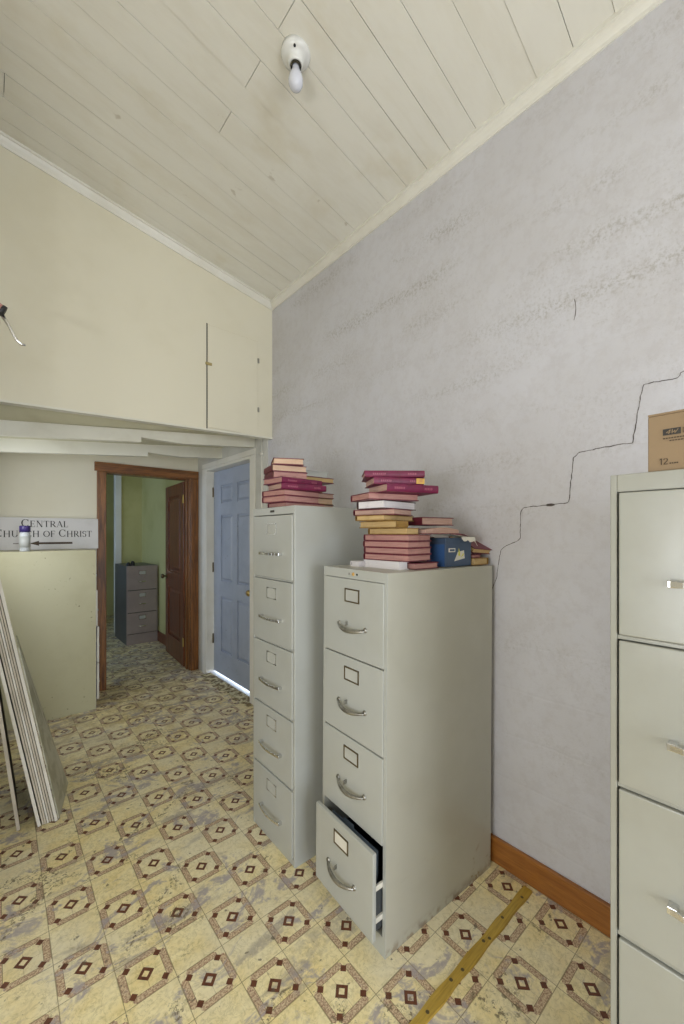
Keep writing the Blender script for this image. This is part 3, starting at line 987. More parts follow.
# folders inside the open bottom drawer
for i, (t_, tl) in enumerate(((0.0, 'blue-grey file folder at the front of the open bottom drawer'),
                              (0.035, 'blue-grey file folder behind another in the open bottom drawer'))):
    fo = MB()
    fo.box(-0.135, 0.135, 0.0, 0.003, 0, 0.225)
    fo.box(-0.135, 0.135, 0.008, 0.011, 0, 0.235)
    fo.box(-0.135, 0.135, 0.0, 0.011, 0, 0.003)
    fo.box(-0.06, 0.0, 0.008, 0.010, 0.235, 0.248)
    o = fo.build('file_folder', M['folder'])
    o.matrix_world = Matrix.Translation((1.0305, 1.132, 0.001)) @ Matrix.Rotation(0.0048, 4, 'Y') @ Matrix.Rotation(0.0042, 4, 'X') @ Matrix.Rotation(R(-93.5), 4, 'Z') @ Matrix.Translation((0, -0.022 + t_ * 0.7, 0.0975))
    tag(o, tl, 'folder', 'folders in the open drawer')


# ------------------------------------------------------------------ books
def book(label, M_, th, a, b, z, t, cover='cover_maroon', pg='pg_pink', spine=None, group=None, tilt=None, end=None, name='book', floppy=0, titles=False):
    """M_: nearest corner; th: yaw of the face running to the right (length b); a: length going back; z bottom; t thickness.
    spine: None|'front'|'left'|'right'|'back' (front = face seen to the right of the corner)"""
    root = thing(name, label, 'book', (M_[0], M_[1], z), th, group, rot=tilt)
    ct = 0.003
    g = 0.004
    px0 = ct if spine == 'left' else g
    px1 = b - (ct if spine == 'right' else g)
    py0 = ct if spine == 'front' else g
    py1 = a - (ct if spine in ('back', None) else g)
    p = MB()
    n = 6
    if floppy:
        for i in range(n):
            x0, x1 = px0 + (px1 - px0) * i / n, px0 + (px1 - px0) * (i + 1) / n
            s0 = floppy * math.sin(math.pi * i / n); s1 = floppy * math.sin(math.pi * (i + 1) / n)
            p.hexa([(x0, py0, ct), (x1, py0, ct), (x1, py1, ct), (x0, py1, ct)],
                   [(x0, py0, t - ct + s0), (x1, py0, t - ct + s1), (x1, py1, t - ct + s1 * .6), (x0, py1, t - ct + s0 * .6)])
    else:
        p.box(px0, px1, py0, py1, ct, t - ct)
    p.build('pages', M[pg], root)
    c = MB()
    c.box(0, b, 0, a, 0, ct)
    if not floppy: c.box(0, b, 0, a, t - ct, t)
    def rounded(kind):
        m = 6
        pts = []
        for i in range(m + 1):
            an = math.pi * i / m
            pts.append((0.004 * math.sin(an), t / 2 - (t / 2) * math.cos(an)))
        for (q, r_) in zip(pts[:-1], pts[1:]):
            if kind == 'front': c.quad([(0, -q[0], q[1]), (b, -q[0], q[1]), (b, -r_[0], r_[1]), (0, -r_[0], r_[1])])
            if kind == 'back': c.quad([(0, a + q[0], q[1]), (b, a + q[0], q[1]), (b, a + r_[0], r_[1]), (0, a + r_[0], r_[1])])
            if kind == 'left': c.quad([(-q[0], 0, q[1]), (-q[0], a, q[1]), (-r_[0], a, r_[1]), (-r_[0], 0, r_[1])])
            if kind == 'right': c.quad([(b + q[0], 0, q[1]), (b + q[0], a, q[1]), (b + r_[0], a, r_[1]), (b + r_[0], 0, r_[1])])
    rounded(spine or 'back')
    co = c.build('cover', M[cover], root)
    if titles and spine == 'front':
        tt = MB(); rr = random.Random(len(label))
        for x0, x1 in ((0.14, 0.34), (0.72, 0.86)):
            tt = MB()
            tt.box(b * x0, b * x1, -0.0041, -0.0035, t * 0.34, t * 0.38)
            xx = b * x0
            while xx < b * x1:
                ww = rr.uniform(0.003, 0.006)
                tt.box(xx, xx + ww, -0.0047, -0.0035, t * 0.36, t * 0.62)
                xx += ww + 0.0025
            tt.build('spine_lettering', M['gold'], co)
    if end:
        e = MB().box(b - end, b + 0.001, -0.0055, -0.0035, t * .12, t * .88)
        e.build('spine_sticker', M['yellow_label'], co)
    return root


G1 = 'books piled on the front cabinet'
# main pile, bottom to top
bz = 1.3205
book('white-paged book lying at the bottom left of the front pile', (1.145, 0.992), -3.5, 0.199, 0.052, bz, 0.030, 'pg_white', 'pg_white', 'back', G1)
book('small white booklet poking out left of the lowest white book', (1.135, 1.200), -3.0, 0.05, 0.05, bz, 0.022, 'pg_white', 'pg_white', 'back', G1)
book('pink-edged book lying on the cabinet just right of the white one', (1.203, 0.962), -2.0, 0.200, 0.140, bz, 0.024, 'cover_maroon', 'pg_pink', 'back', G1)
z = bz + 0.0305
for k, (th, dx, lab) in enumerate(((2.0, 0, 'lowest of four matching pink-edged books squared up in the front pile'),
                                   (1.5, .002, 'second from bottom of four matching pink-edged books in the front pile'),
                                   (2.5, -.001, 'third from bottom of four matching pink-edged books in the front pile'),
                                   (1.8, .001, 'topmost of four matching pink-edged books, right under the yellow ones'))):
    book(lab, (1.170 + dx, 0.968 + dx), th, 0.228, 0.147, z, 0.0252, 'cover_maroon', 'pg_pink', 'right' if k == 5 else 'back', G1)
    z += 0.0256
yl = [((1.167, 0.972), 1.0, 0.199, 0.075, 0.0245, 'cover_ochre', 'pg_yellow', 'back', 'yellowed book, lowest of the three yellow ones in the front pile', 0),
      ((1.120, 0.987), -1.5, 0.199, 0.066, 0.0262, 'cover_ochre', 'pg_yellow', 'front', 'yellowed book with an olive spine, middle of the three yellow ones', 0),
      ((1.081, 1.008), 6.5, 0.135, 0.199, 0.0205, 'cover_ochre', 'pg_yellow', 'back', 'thin yellowed book, uppermost of the three yellow ones', 0),
      ((1.108, 0.984), 10.5, 0.182, 0.139, 0.0225, 'cover_maroon', 'pg_tan', 'back', 'pale tan-pink edged book lying under the dark-bound white one', 0),
      ((1.080, 1.009), 5.0, 0.128, 0.209, 0.0315, 'cover_dark', 'pg_white', 'back', 'thick white-paged book with dark covers midway up the front pile', 0),
      ((1.031, 1.038), -17.5, 0.150, 0.217, 0.0255, 'cover_maroon', 'pg_pink', 'back', 'salmon-edged book lying just under the three magenta ones', 0),
      ((1.058, 0.975), -18.5, 0.150, 0.219, 0.0285, 'cover_magenta', 'pg_tan', 'front', 'lowest magenta book, its rounded spine end sticking out to the right', 0),
      ((1.045, 1.026), -32.0, 0.149, 0.190, 0.0262, 'cover_magenta', 'pg_tan', 'front', 'middle magenta book with a yellow sticker at its spine end', 0.03),
      ((1.027, 1.055), -40.0, 0.150, 0.220, 0.0235, 'cover_magenta', 'pg_tan', 'front', 'topmost magenta book on the front pile', 0)]
for (c, th, a, b, t, cov, pg, sp, lab, en) in yl:
    book(lab, c, th, a, b, z, t, cov, pg, sp, G1, end=en or None, titles=('magenta' in cov))
    z += t + 0.0005

# right-hand group on the front cabinet
def solid_box(name, label, cat, group, corner, th, a, b, z, h, mat_):
    root = thing(name, label, cat, (corner[0], corner[1], z), th, group)
    return root


bb = thing('storage_box', 'small blue box with stickers beside the piled books', 'box', (1.388, 0.957, 1.3205), -4.0)
m = MB(); m.box(0, 0.172, 0, 0.10, 0, 0.116)
m.build('box_body', M['box_blue'], bb, bevel=0.002)
m = MB(); m.box(-0.001, 0.174, -0.001, 0.101, 0.094, 0.118)
m.build('box_lid', M['box_blue'], bb, bevel=0.002)
m = MB(); m.box(-0.0022, -0.0011, 0.004, 0.096, 0.002, 0.092)
m.build('box_end', M['box_blue_edge'], bb)
m = MB(); m.box(0.020, 0.062, -0.0015, 0, 0.060, 0.076)
s = m.build('box_label', M['card_white'], bb)
MB().box(0.026, 0.056, -0.0022, -0.0015, 0.064, 0.072).build('box_label_print', M['box_blue'], s)
m = MB()
m.quad([(0.055, -0.0016, 0.022), (0.125, -0.0016, 0.032), (0.120, -0.0016, 0.066), (0.078, -0.0016, 0.060)])
s = m.build('torn_sticker', M['card_white'], bb)
m = MB(); m.quad([(0.080, -0.0022, 0.045), (0.094, -0.0022, 0.042), (0.092, -0.0022, 0.058), (0.084, -0.0022, 0.078)])
m.quad([(0.096, -0.0022, 0.036), (0.118, -0.0022, 0.046), (0.116, -0.0022, 0.056), (0.106, -0.0022, 0.046)])
m.build('sticker_print', M['sticker_yellow'], s)

G2 = 'loose books around the blue box'
book('tattered pink book with ruffled pages draped over the blue box', (1.262, 0.957), -3, 0.135, 0.215, z=1.4645 - 0.010, t=0.020, cover='cover_maroon', pg='pg_tan', spine='back', group=G2, floppy=0.010)
book('maroon-covered book lying level on the tattered one', (1.290, 0.995), -6, 0.150, 0.185, 1.4905, 0.032, 'cover_maroon', 'pg_tan', 'left', G2)
# loose torn paper hanging over the box edge
tp = MB()
rnd = random.Random(4)
base = [(1.44, 0.952, 1.452), (1.47, 0.945, 1.449), (1.50, 0.938, 1.446), (1.53, 0.932, 1.4415), (1.550, 0.922, 1.428), (1.562, 0.918, 1.404)]
for (p, q) in zip(base[:-1], base[1:]):
    dp, dq = (.09 if p[2] > 1.4392 else .004), (.07 if q[2] > 1.4392 else .004)
    tp.hexa([(p[0], p[1], p[2] - .0006), (q[0], q[1], q[2] - .001), (q[0] + .01, q[1] + dq, q[2] + .0), (p[0] + .005, p[1] + dp, p[2] + .0)],
            [(p[0], p[1], p[2]), (q[0], q[1], q[2]), (q[0] + .01, q[1] + dq, q[2] + .0015), (p[0] + .005, p[1] + dp, p[2] + .0015)])
for i in range(7):
    a, b = 1.475 + i * 0.012, 1.475 + (i + 1) * 0.012
    h0, h1 = 0.006 + 0.010 * abs(math.sin(i * 1.1)) + i * .0012, 0.006 + 0.010 * abs(math.sin((i + 1) * 1.1)) + (i + 1) * .0012
    ya = lambda x: 0.9400 - (x - 1.475) * 0.16
    tp.quad([(a, ya(a) - .004, 1.4405 - h0), (b, ya(b) - .004, 1.4405 - h1), (b, ya(b), 1.4420), (a, ya(a), 1.4420)])
    tp.quad([(a, ya(a), 1.4420), (b, ya(b), 1.4420), (b, ya(b) + .03, 1.4400), (a, ya(a) + .03, 1.4400)])
tag(tp.build('torn_paper', M['card_white']), 'torn white paper hanging over the top edge of the blue box', 'paper')
book('yellow-edged book lying flat on the cabinet right of the blue box', (1.566, 0.930), -3, 0.150, 0.098, 1.3205, 0.030, 'cover_ochre', 'pg_yellow', 'right', G2)
book('small pink-edged book sandwiched between yellow and leaning maroon books', (1.570, 0.940), -2, 0.13, 0.060, 1.351, 0.015, 'cover_maroon', 'pg_pink', 'back', G2)
book('maroon book slumping down to the right against the wall', (1.583, 0.952), -8, 0.155, 0.118, 1.371, 0.024, 'cover_maroon', 'pg_yellow', 'back', G2,
     tilt=(R(26), R(4), R(-8)))
book('maroon book standing tilted behind the blue box', (1.448, 1.070), -4, 0.13, 0.205, 1.420, 0.024, 'cover_maroon', 'pg_tan', 'back', G2,
     tilt=(R(3), R(16), R(-4)))

# pile on the tall cabinet beside the blue door
G3 = 'books piled on the tall cabinet by the blue door'
cz = 1.5805
cl = [((1.027, 1.572), 2.0, 0.151, 0.236, 0.022, 'cover_maroon', 'pg_pink', 'back', 'bottom pink-edged book on the tall cabinet by the blue door'),
      ((1.013, 1.558), 7.0, 0.168, 0.221, 0.030, 'cover_maroon', 'pg_pink', 'back', 'pink-edged book second from the bottom on the tall cabinet'),
      ((1.013, 1.562), 6.0, 0.168, 0.223, 0.027, 'cover_maroon', 'pg_pink', 'back', 'pink-edged book directly beneath the magenta pair on the tall cabinet'),
      ((0.999, 1.570), -7.0, 0.151, 0.241, 0.028, 'cover_magenta', 'pg_tan', 'front', 'lower magenta book of the pair on the tall cabinet'),
      ((1.001, 1.569), 3.0, 0.151, 0.243, 0.028, 'cover_magenta', 'pg_pink', 'front', 'upper magenta book of the pair on the tall cabinet'),
      ((1.005, 1.645), -15.0, 0.147, 0.172, 0.034, 'cover_maroon', 'pg_pink', 'left', 'pink-edged book lying on the magenta pair on the tall cabinet'),
      ((1.003, 1.650), -16.0, 0.150, 0.172, 0.031, 'cover_maroon', 'pg_cream', 'left', 'pink-edged book second from the top on the tall cabinet'),
      ((1.005, 1.645), -27.0, 0.150, 0.145, 0.030, 'cover_maroon', 'pg_cream', 'back', 'peach-edged topmost book on the tall cabinet by the blue door')]
for (c, th, a, b, t, cov, pg, sp, lab) in cl:
    book(lab, c, th, a, b, cz, t, cov, pg, sp, G3, titles=('magenta' in cov))
    cz += t + 0.0006
G4 = 'loose books behind the pile on the tall cabinet'
loose = [(1.200, 0.250, 0.0350, 'cover_dark', 'pg_tan', 'dark-covered book lying behind the pile on the tall cabinet, lowest there'),
         (1.205, 0.240, 0.0335, 'cover_ochre', 'pg_cream', 'cream-edged book second from the bottom behind the tall cabinet pile'),
         (1.190, 0.262, 0.0275, 'cover_maroon', 'pg_tan', 'tan-edged book third from the bottom behind the tall cabinet pile'),
         (1.190, 0.180, 0.0280, 'cover_ochre', 'pg_tan', 'short buff book tucked behind the magenta pair on the tall cabinet'),
         (1.190, 0.185, 0.0280, 'cover_maroon', 'pg_cream', 'short cream-edged book tucked behind the pile just under the yellow one'),
         (1.200, 0.252, 0.0280, 'cover_magenta', 'pg_yellow', 'yellow-edged book sticking out behind the magenta pair on the tall cabinet'),
         (1.190, 0.218, 0.0300, 'card_grey', 'card_grey', 'flat grey-white book at the rear, topmost of the loose ones')]
lz = 1.5805
for (bx_, bl_, t_, cov, pg, lab) in loose:
    book(lab, (bx_, 1.738), -1.0, 0.125, bl_, lz, t_, cov, pg, 'back', G4)
    lz += t_ + 0.0005

# ------------------------------------------------------------------ cardboard box on the right cabinet
cx = thing('cardboard_box', 'brown cardboard carton marked 12 on the right-hand cabinet', 'box', (0.985, 0.206, 1.5785), -90)
m = MB()
bwid, bdep, bht = 0.30, 0.26, 0.113
m.box(0, bwid, 0, bdep, 0, bht - 0.004)
m.build('box_body', M['cardboard'], cx, bevel=0.002)
fl_ = MB(); fl_.box(0.0, bwid, -0.001, bdep / 2 - 0.001, bht - .004, bht); fl_.box(0, bwid, bdep / 2 + 0.001, bdep + 0.001, bht - .004, bht)
fl_.build('box_flap', M['cardboard'], cx, bevel=0.001)


# ---- lettering drawn with strokes
def glyph(ch):
    """strokes as ('l', x0,y0,x1,y1,w) or ('a', cx,cy,rx,ry,a0,a1) in a 0..1 high box; returns width, list"""
    T, t = 0.15, 0.055
    S_ = []
    def stem(x, w=T, y0=0, y1=1):
        S_.append(('l', x, y0, x, y1, w)); S_.append(('l', x - .14, y0 + .02, x + .14, y0 + .02, .04)); S_.append(('l', x - .14, y1 - .02, x + .14, y1 - .02, .04))
    if ch == 'C': S_ += [('a', .45, .5, .37, .45, 45, 315), ('l', .73, .68, .73, .95, .05), ('l', .73, .05, .73, .30, .03)]; return .88, S_
    if ch == 'E': stem(.2); S_ += [('l', .2, .97, .68, .97, t), ('l', .2, .5, .55, .5, t), ('l', .2, .03, .70, .03, t), ('l', .67, .75, .67, 1, .04), ('l', .69, 0, .69, .26, .04), ('l', .55, .4, .55, .6, .04)]; return .82, S_
    if ch == 'N': stem(.2, t); stem(.82, t); S_ += [('l', .2, 1, .82, 0, T)]; return 1.02, S_
    if ch == 'T': stem(.42); S_ += [('l', .05, .97, .79, .97, t), ('l', .06, .75, .06, 1, .04), ('l', .78, .75, .78, 1, .04)]; return .86, S_
    if ch == 'R': stem(.2); S_ += [('l', .2, .97, .45, .97, t), ('l', .2, .5, .45, .5, t), ('a', .45, .735, .21, .235, -90, 90), ('l', .42, .5, .80, .02, T), ('l', .74, .02, .92, .02, .04)]; return .90, S_
    if ch == 'A': S_ += [('l', .47, 1, .14, 0, t), ('l', .47, 1, .84, 0, T), ('l', .25, .35, .72, .35, t), ('l', .02, .02, .26, .02, .04), ('l', .70, .02, .98, .02, .04)]; return .98, S_
    if ch == 'L': stem(.2); S_ += [('l', .2, .03, .68, .03, t), ('l', .67, 0, .67, .28, .04)]; return .78, S_
    if ch == 'H': stem(.2); stem(.80); S_ += [('l', .2, .5, .8, .5, t)]; return 1.02, S_
    if ch == 'U': S_ += [('l', .2, .35, .2, 1, T), ('l', .78, .35, .78, 1, t), ('a', .49, .36, .29, .34, 180, 360), ('l', .06, .98, .34, .98, .04), ('l', .66, .98, .92, .98, .04)]; return .98, S_
    if ch == 'O': S_ += [('a', .48, .5, .39, .46, 0, 360)]; return .98, S_
    if ch == 'F': stem(.2); S_ += [('l', .2, .97, .68, .97, t), ('l', .2, .5, .55, .5, t), ('l', .67, .75, .67, 1, .04), ('l', .55, .4, .55, .6, .04)]; return .76, S_
    if ch == 'I': stem(.2); return .40, S_
    if ch == 'S': S_ += [('a', .35, .74, .22, .22, 30, 270), ('a', .35, .27, .24, .25, -150, 90), ('l', .57, .70, .57, .94, .04), ('l', .12, .05, .12, .32, .04)]; return .70, S_
    if ch == '1': S_ += [('l', .30, 0, .30, 1, .13), ('l', .30, .98, .08, .78, .11)]; return .50, S_
    if ch == '2': S_ += [('a', .34, .70, .24, .25, -20, 170), ('l', .56, .60, .10, .06, .12), ('l', .08, .06, .62, .06, .12)]; return .72, S_
    if ch == '4': S_ += [('l', .5, 0, .5, 1, .15), ('l', .5, 1, .08, .35, .11), ('l', .05, .3, .70, .3, .12)]; return .72, S_
    if ch == 'W': S_ += [('l', .05, 1, .25, 0, .14), ('l', .25, 0, .45, .8, .12), ('l', .45, .8, .65, 0, .14), ('l', .65, 0, .85, 1, .12)]; return .95, S_
    if ch == 'D': S_ += [('l', .15, 0, .15, 1, .12), ('a', .2, .5, .42, .45, -90, 90)]; return .75, S_
    return .45, S_


def draw_text(mb, text, x0, z0, hgt, width=None, y=0.0, big=1.0, slant=0.0, small=None, thick=0.0012, arcw=0.12):
    """writes text on plane y (facing -y) into mb; first letters larger when small given as ratio"""
    sizes, adv = [], 0
    prev = ' '
    for ch in text:
        s = hgt if (prev == ' ' or small is None) else hgt * small
        if small is not None and text in ('CHURCH OF CHRIST',) and ch in 'OF' and text.index('OF') <= len(sizes) < text.index('OF') + 2: s = hgt * small
        sizes.append(s); adv += glyph(ch)[0] * s
        prev = ch
    k = (width / adv) if width else 1.0
    x = x0
    for ch, s in zip(text, sizes):
        wdt, st = glyph(ch)
        for q in st:
            if q[0] == 'l':
                pts = [(q[1], q[2]), (q[3], q[4])]; ws = [q[5]] * 2
            else:
                n = 18; pts = []; ws = []
                for i in range(n + 1):
                    an = R(q[5] + (q[6] - q[5]) * i / n)
                    pts.append((q[1] + q[3] * math.cos(an), q[2] + q[4] * math.sin(an)))
                    ws.append(0.05 + arcw * 0.85 * abs(math.cos(an)) ** 1.5)
            for i in range(len(pts) - 1):
                a, b = Vector(pts[i]), Vector(pts[i + 1])
                d_ = (b - a); 
                if d_.length < 1e-6: continue
                nrm = Vector((-d_.y, d_.x)).normalized()
                cs = [a + nrm * ws[i] / 2, a - nrm * ws[i] / 2, b - nrm * ws[i + 1] / 2, b + nrm * ws[i + 1] / 2]
                P = [(x + (c.x + slant * c.y) * s * k, z0 + c.y * s) for c in cs]
                mb.hexa([(p[0], y, p[1]) for p in P], [(p[0], y - thick, p[1]) for p in P])
        x += wdt * s * k


# carton print
m = MB(); m.box(0.024, 0.051, -0.0014, -0.0004, 0.068, 0.080)
s = m.build('logo_patch', M['black_ink'], cx, bevel=0.0)
m = MB(); draw_text(m, '4W', 0.0275, 0.0702, 0.0075, y=-0.0014, slant=0.25, width=0.018, thick=0.0006)
m.build('logo_lettering', M['cardboard'], s)
m = MB(); draw_text(m, 'D', 0.053, 0.0690, 0.010, y=-0.0004, thick=0.0006)
m.build('printed_letter', M['brown_ink'], cx); m = MB()
draw_text(m, '12', 0.018, 0.012, 0.012, y=-0.0004, thick=0.0006)
for i in range(4): m.box(0.034 + i * 0.0035, 0.0365 + i * 0.0035, -0.0010, -0.0004, 0.0125, 0.0148)
m.build('printed_number', M['brown_ink'], cx); m = MB()
for i in range(16): m.box(0.024 + i * 0.0042, 0.0272 + i * 0.0042, -0.0010, -0.0004, 0.061, 0.0632)
for i in range(9): m.box(0.034 + i * 0.0042, 0.0372 + i * 0.0042, -0.0010, -0.0004, 0.056, 0.0580)
m.build('printed_small_print', M['brown_ink'], cx)

# ------------------------------------------------------------------ church sign
sg = thing('sign_board', 'white sign reading Central Church of Christ with an arrow pointing left', 'sign', (0, 4.225, 1.3215), 0, rot=(R(-2.2), 0, 0))
m = MB(); m.box(-0.15, 0.742, 0, 0.012, 0, 0.268)
m.build('sign_panel', M['sign_white'], sg, bevel=0.0015)
m = MB()
draw_text(m, 'CENTRAL', 0.192, 0.190, 0.066, width=0.325, y=0, small=0.80)
m.build('sign_lettering', M['black_ink'], sg)
m = MB()
draw_text(m, 'CHURCH OF CHRIST', 0.022, 0.106, 0.066, width=0.672, y=0, small=0.80)
m.build('sign_lettering', M['black_ink'], sg)
m = MB()
m.hexa([(0.300, 0, 0.045), (0.545, 0, 0.045), (0.545, -0.0012, 0.045), (0.300, -0.0012, 0.045)], [(0.300, 0, 0.062), (0.545, 0, 0.062), (0.545, -0.0012, 0.062), (0.300, -0.0012, 0.062)])
m.v += [(0.245, 0, 0.0535), (0.310, 0, 0.033), (0.310, 0, 0.074), (0.245, -0.0012, 0.0535), (0.310, -0.0012, 0.033), (0.310, -0.0012, 0.074)]
n = len(m.v) - 6
for f_ in ((0, 1, 2), (5, 4, 3), (0, 3, 4, 1), (1, 4, 5, 2), (2, 5, 3, 0)): m.f.append(tuple(n + i for i in f_)); m.mi.append(0)
m.build('arrow', M['brown_ink'], sg)
MB().box(0.140, 0.176, -0.0012, 0, 0.050, 0.055).build('painted_dash', M['brown_ink'], sg)

# bottle in front of it
bo = thing('spray_bottle', 'small pale bottle with dark blue cap in front of the sign', 'bottle', (0.201, 3.925, 1.3205))
m = MB().lathe([(0, 0), (0.030, 0), (0.034, 0.004), (0.034, 0.128), (0.031, 0.142), (0.026, 0.148), (0, 0.148)], seg=28)
m.build('bottle_body', M['bottle_body'], bo, smooth=True)
m = MB().lathe([(0.030, 0.148), (0.035, 0.150), (0.035, 0.190), (0.032, 0.196), (0, 0.196)], seg=28)
m.build('cap', M['blue_cap'], bo, smooth=True)
m = MB().lathe([(0.0345, 0.03), (0.0347, 0.03), (0.0347, 0.115), (0.0345, 0.115)], seg=28)
m.build('bottle_label', M['card_grey'], bo, smooth=True)

# ------------------------------------------------------------------ leaning boards at the left
G5 = 'thin boards leaning in a stack at the left'
labs = ['rightmost pale-edged board of the leaning stack at left', 'second board from the right in the leaning stack',
        'third board from the right in the leaning stack', 'fourth board from the right in the leaning stack',
        'fifth board from the right in the leaning stack', 'sixth board from the right in the leaning stack',
        'leftmost board of the tight leaning stack']
lean = 10.2
xs_ = [0.2465, 0.236, 0.2262, 0.2164, 0.2066, 0.1968, 0.178]
thk = [0.013, 0.0075, 0.0072, 0.0075, 0.0072, 0.0075, 0.013]
for i, (x, tk, lab) in enumerate(zip(xs_, thk, labs)):
    rt = thing('leaning_board', lab, 'board', (x, 2.485 + (0.012 if i not in (0, 6) else 0) + rnd.uniform(0, .012), 0.003), 0, G5, rot=(0, R(-lean), 0))
    m = MB(); m.box(0, tk, 0.004, 0.62, 0, 1.96)
    m.build('board_sheet', M['board_face'], rt)
    m = MB(); m.box(0, tk, 0, 0.004, 0, 1.96)
    m.build('board_edge', M['board_edge'] if i in (0, 6, 3) else M['board_edge_dull'], rt)
sb = thing('leaning_board', 'separate brownish board leaning alone at the far left edge', 'board', (0.098, 2.53, 0.003), 0, None, rot=(0, R(-6.7), R(0)))
m = MB(); m.box(0, 0.014, 0.004, 0.5, 0, 0.92); m.build('board_sheet', M['board_brown'], sb)
m = MB(); m.box(0, 0.014, 0, 0.004, 0, 0.92); m.build('board_edge', M['board_edge_dull'], sb)
mp = thing('glossy_sheet', 'short grey-green glossy sheet leaning to the right of the stack of boards', 'sheet', (0.262, 2.50, 0.004), 0, None)


def marble():
    m, nt, bs = newmat('grey_green_sheet')
    v = geo(nt)
    f = noise(nt, v, 3.2, 5, 0.6, 2.0).smooth(0.44, 0.56)
    g_ = noise(nt, v, 40, 3).smooth(0.5, 0.7)
    col = mix(nt, f, srgb(156, 154, 128), srgb(186, 184, 164))
    col = mix(nt, g_ * 0.3, col, srgb(180, 178, 160))
    nt.links.new(col, bs.inputs['Base Color'])
    bs.inputs['Roughness'].default_value = 0.3
    return m


m = MB()
m.hexa([(0, 0, 0), (0.005, 0, 0), (0.081, 0.32, 0), (0.076, 0.32, 0)], [(-0.160, 0, 0.90), (-0.155, 0, 0.90), (-0.152, 0.32, 0.90), (-0.157, 0.32, 0.90)])
m.build('sheet_body', marble(), mp)

# ------------------------------------------------------------------ wood strip on the floor over the seam
ws = thing('wooden_strip', 'narrow yellow wooden strip lying across the floor toward the right wall', 'strip', (1.660, 0.7465, 0.0005), 0, None)
ang = math.atan2(0.7465 - 0.755, 1.660 - 0.945)
ws.rotation_euler = (0, 0, math.atan2(-0.7465 + 0.7560, -(1.660 - 0.950)))
m = MB()
n = 30
for i in range(n):
    x0, x1 = 1.15 * i / n, 1.15 * (i + 1) / n
    w0 = 0.0185 + 0.002 * math.sin(i * 1.3); w1 = 0.0185 + 0.002 * math.sin((i + 1) * 1.3)
    m.hexa([(x0, -w0, 0), (x1, -w1, 0), (x1, w1, 0), (x0, w0, 0)], [(x0, -w0 + .002, 0.006), (x1, -w1 + .002, 0.006), (x1, w1 - .002, 0.006), (x0, w0 - .002, 0.006)])
m.build('strip_body', M['strip_wood'], ws)
for x, y in ((0.06, .004), (0.20, -.004), (0.31, .006), (0.335, -.003), (0.475, .003), (0.53, -.004), (0.66, 0.002), (0.80, -.003), (0.95, .002)):
    k = MB().lathe([(0, 0.0075), (0.0045, 0.0072), (0.006, 0.0062), (0.006, 0.006)], (x, y, 0), 'z', 12)
    k.build('nail_head', M['bronze'], ws)

# ------------------------------------------------------------------ ceiling lamp holder
lx, ly = 0.940, 1.366
tilt = math.atan(0.165)
lp = thing('ceiling_light', 'round white porcelain lamp holder with a bare bulb on the ceiling', 'light fixture', (lx, ly, ceilz(lx) - 0.006), 0)
m = MB().lathe([(0, 0.018), (0.058, 0.018), (0.060, -0.002), (0.057, -0.010), (0.046, -0.015), (0.034, -0.019), (0.031, -0.036), (0.028, -0.042), (0.0225, -0.042), (0.0225, -0.030), (0, -0.030)], seg=40)
m.build('lamp_base', M['porcelain'], lp, smooth=True)
for a in (50, 230):
    q = MB().lathe([(0, -0.0170), (0.005, -0.0170), (0.005, -0.012), (0, -0.012)], (0.047 * math.cos(R(a)), 0.047 * math.sin(R(a)), 0), 'z', 12)
    q.build('screw', M['black'], lp)
m = MB().lathe([(0.0215, -0.030), (0.0215, -0.048), (0.0205, -0.052)], seg=24)
m.build('socket_ring', M['dark_metal'], lp, smooth=True)


def bulbmat():
    m, nt, bs = newmat('frosted_bulb')
    bs.inputs['Base Color'].default_value = srgb(214, 216, 226) + (1,)
    bs.inputs['Roughness'].default_value = 0.12
    bs.inputs['Subsurface Weight'].default_value = 0.0
    return m


m = MB().lathe([(0.0135, -0.040), (0.0150, -0.056), (0.020, -0.070), (0.027, -0.086), (0.0300, -0.101), (0.029, -0.116), (0.023, -0.130), (0.012, -0.138), (0, -0.140)], seg=32)
m.build('bulb', bulbmat(), lp, smooth=True)

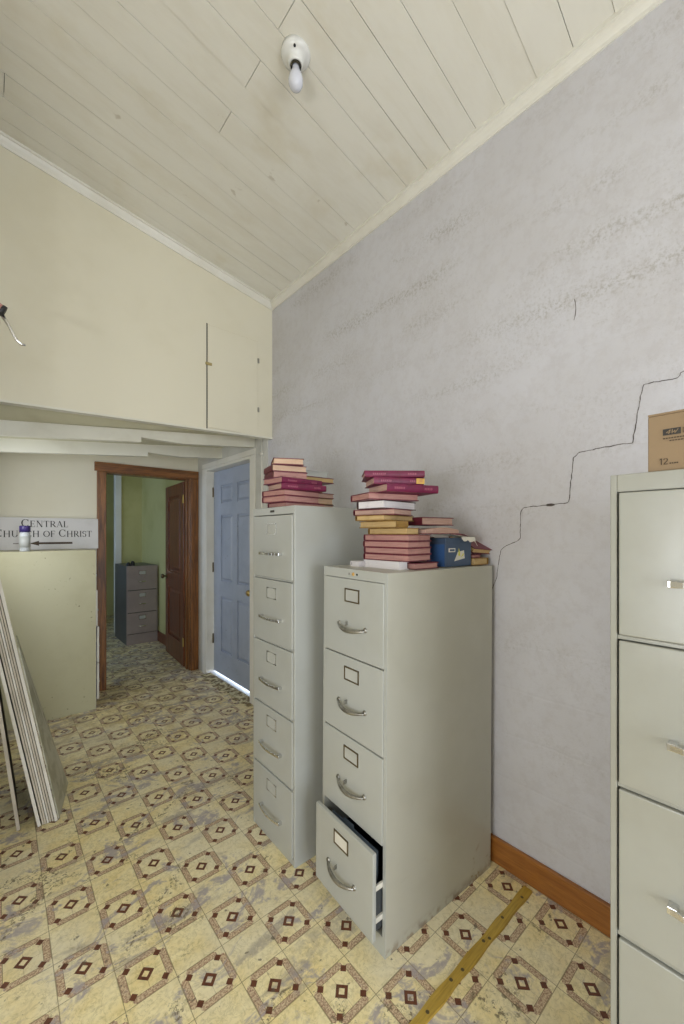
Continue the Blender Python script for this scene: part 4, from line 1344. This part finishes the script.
# ------------------------------------------------------------------ tool poking in from the left wall
tl = thing('hanging_tool', 'metal rod tool with pinkish handle end poking in at the left edge', 'tool', (0.008, 1.92, 2.262))
m = MB().lathe([(0, -0.075), (0.016, -0.070), (0.021, -0.045), (0.022, 0.0), (0.019, 0.018), (0, 0.020)], (0, 0, 0), 'x', 20)
TR = Matrix.Translation((0.005, 0, 0.015)) @ Matrix.Rotation(R(25), 4, 'Y')
m.build('tool_handle', M['pink_plastic'], tl, smooth=True, mat=TR)
m = MB().lathe([(0, 0.018), (0.020, 0.018), (0.021, 0.022), (0.020, 0.030), (0, 0.030)], (0, 0, 0), 'x', 20)
m.build('collar', M['black'], tl, smooth=True, mat=TR)
m = MB().tube([(0.022, 0, -0.004), (0.045, 0, -0.045), (0.066, 0, -0.088), (0.080, 0, -0.100), (0.092, 0, -0.099)], [0.007, 0.005, 0.005, 0.005, 0.004], 10)
m.build('tool_rod', M['chrome'], tl, smooth=True)
m = MB(); m.box(-0.19, -0.06, -0.008, 0.008, 0.025, 0.041); m.box(-0.199, -0.185, -0.03, 0.03, 0.0, 0.065)
m.build('wall_bracket', M['dull_steel'], tl, bevel=0.002)

# ------------------------------------------------------------------ small things in the far room
bt_ = thing('toy_binoculars', 'small black object lying on top of the short grey cabinet', 'object', (1.375, 5.87, 1.0305))
m = MB()
m.lathe([(0, 0), (0.024, 0), (0.022, 0.03), (0.014, 0.045), (0, 0.048)], (0, 0, 0), 'z', 16)
m.lathe([(0, 0), (0.026, 0), (0.024, 0.04), (0.015, 0.058), (0, 0.062)], (0.055, 0.01, 0), 'z', 16)
m.box(0.0, 0.055, -0.01, 0.015, 0, 0.022)
m.build('black_casing', M['black'], bt_, smooth=False)
bt_.name = 'black_gadget'
bg = thing('rubber_boot', 'black boot-like item standing by the green wall of the far room', 'boot', (1.36, 7.52, 0.0005), -20)
m = MB()
m.tube([(0, 0, 0.06), (0, 0, 0.14), (0.0, 0.005, 0.26), (0.0, 0.01, 0.38)], [0.055, 0.052, 0.058, 0.066], 16)
m.tube([(0, 0.05, 0.045), (0, 0, 0.05), (0.0, -0.09, 0.045), (0.0, -0.16, 0.035), (0, -0.19, 0.03)], [0.035, 0.05, 0.046, 0.036, 0.012], 14)
m.build('boot_upper', M['black'], bg, smooth=True)
m = MB(); m.box(-0.045, 0.045, -0.20, 0.07, 0, 0.018); m.build('boot_sole', M['black'], bg, bevel=0.006)
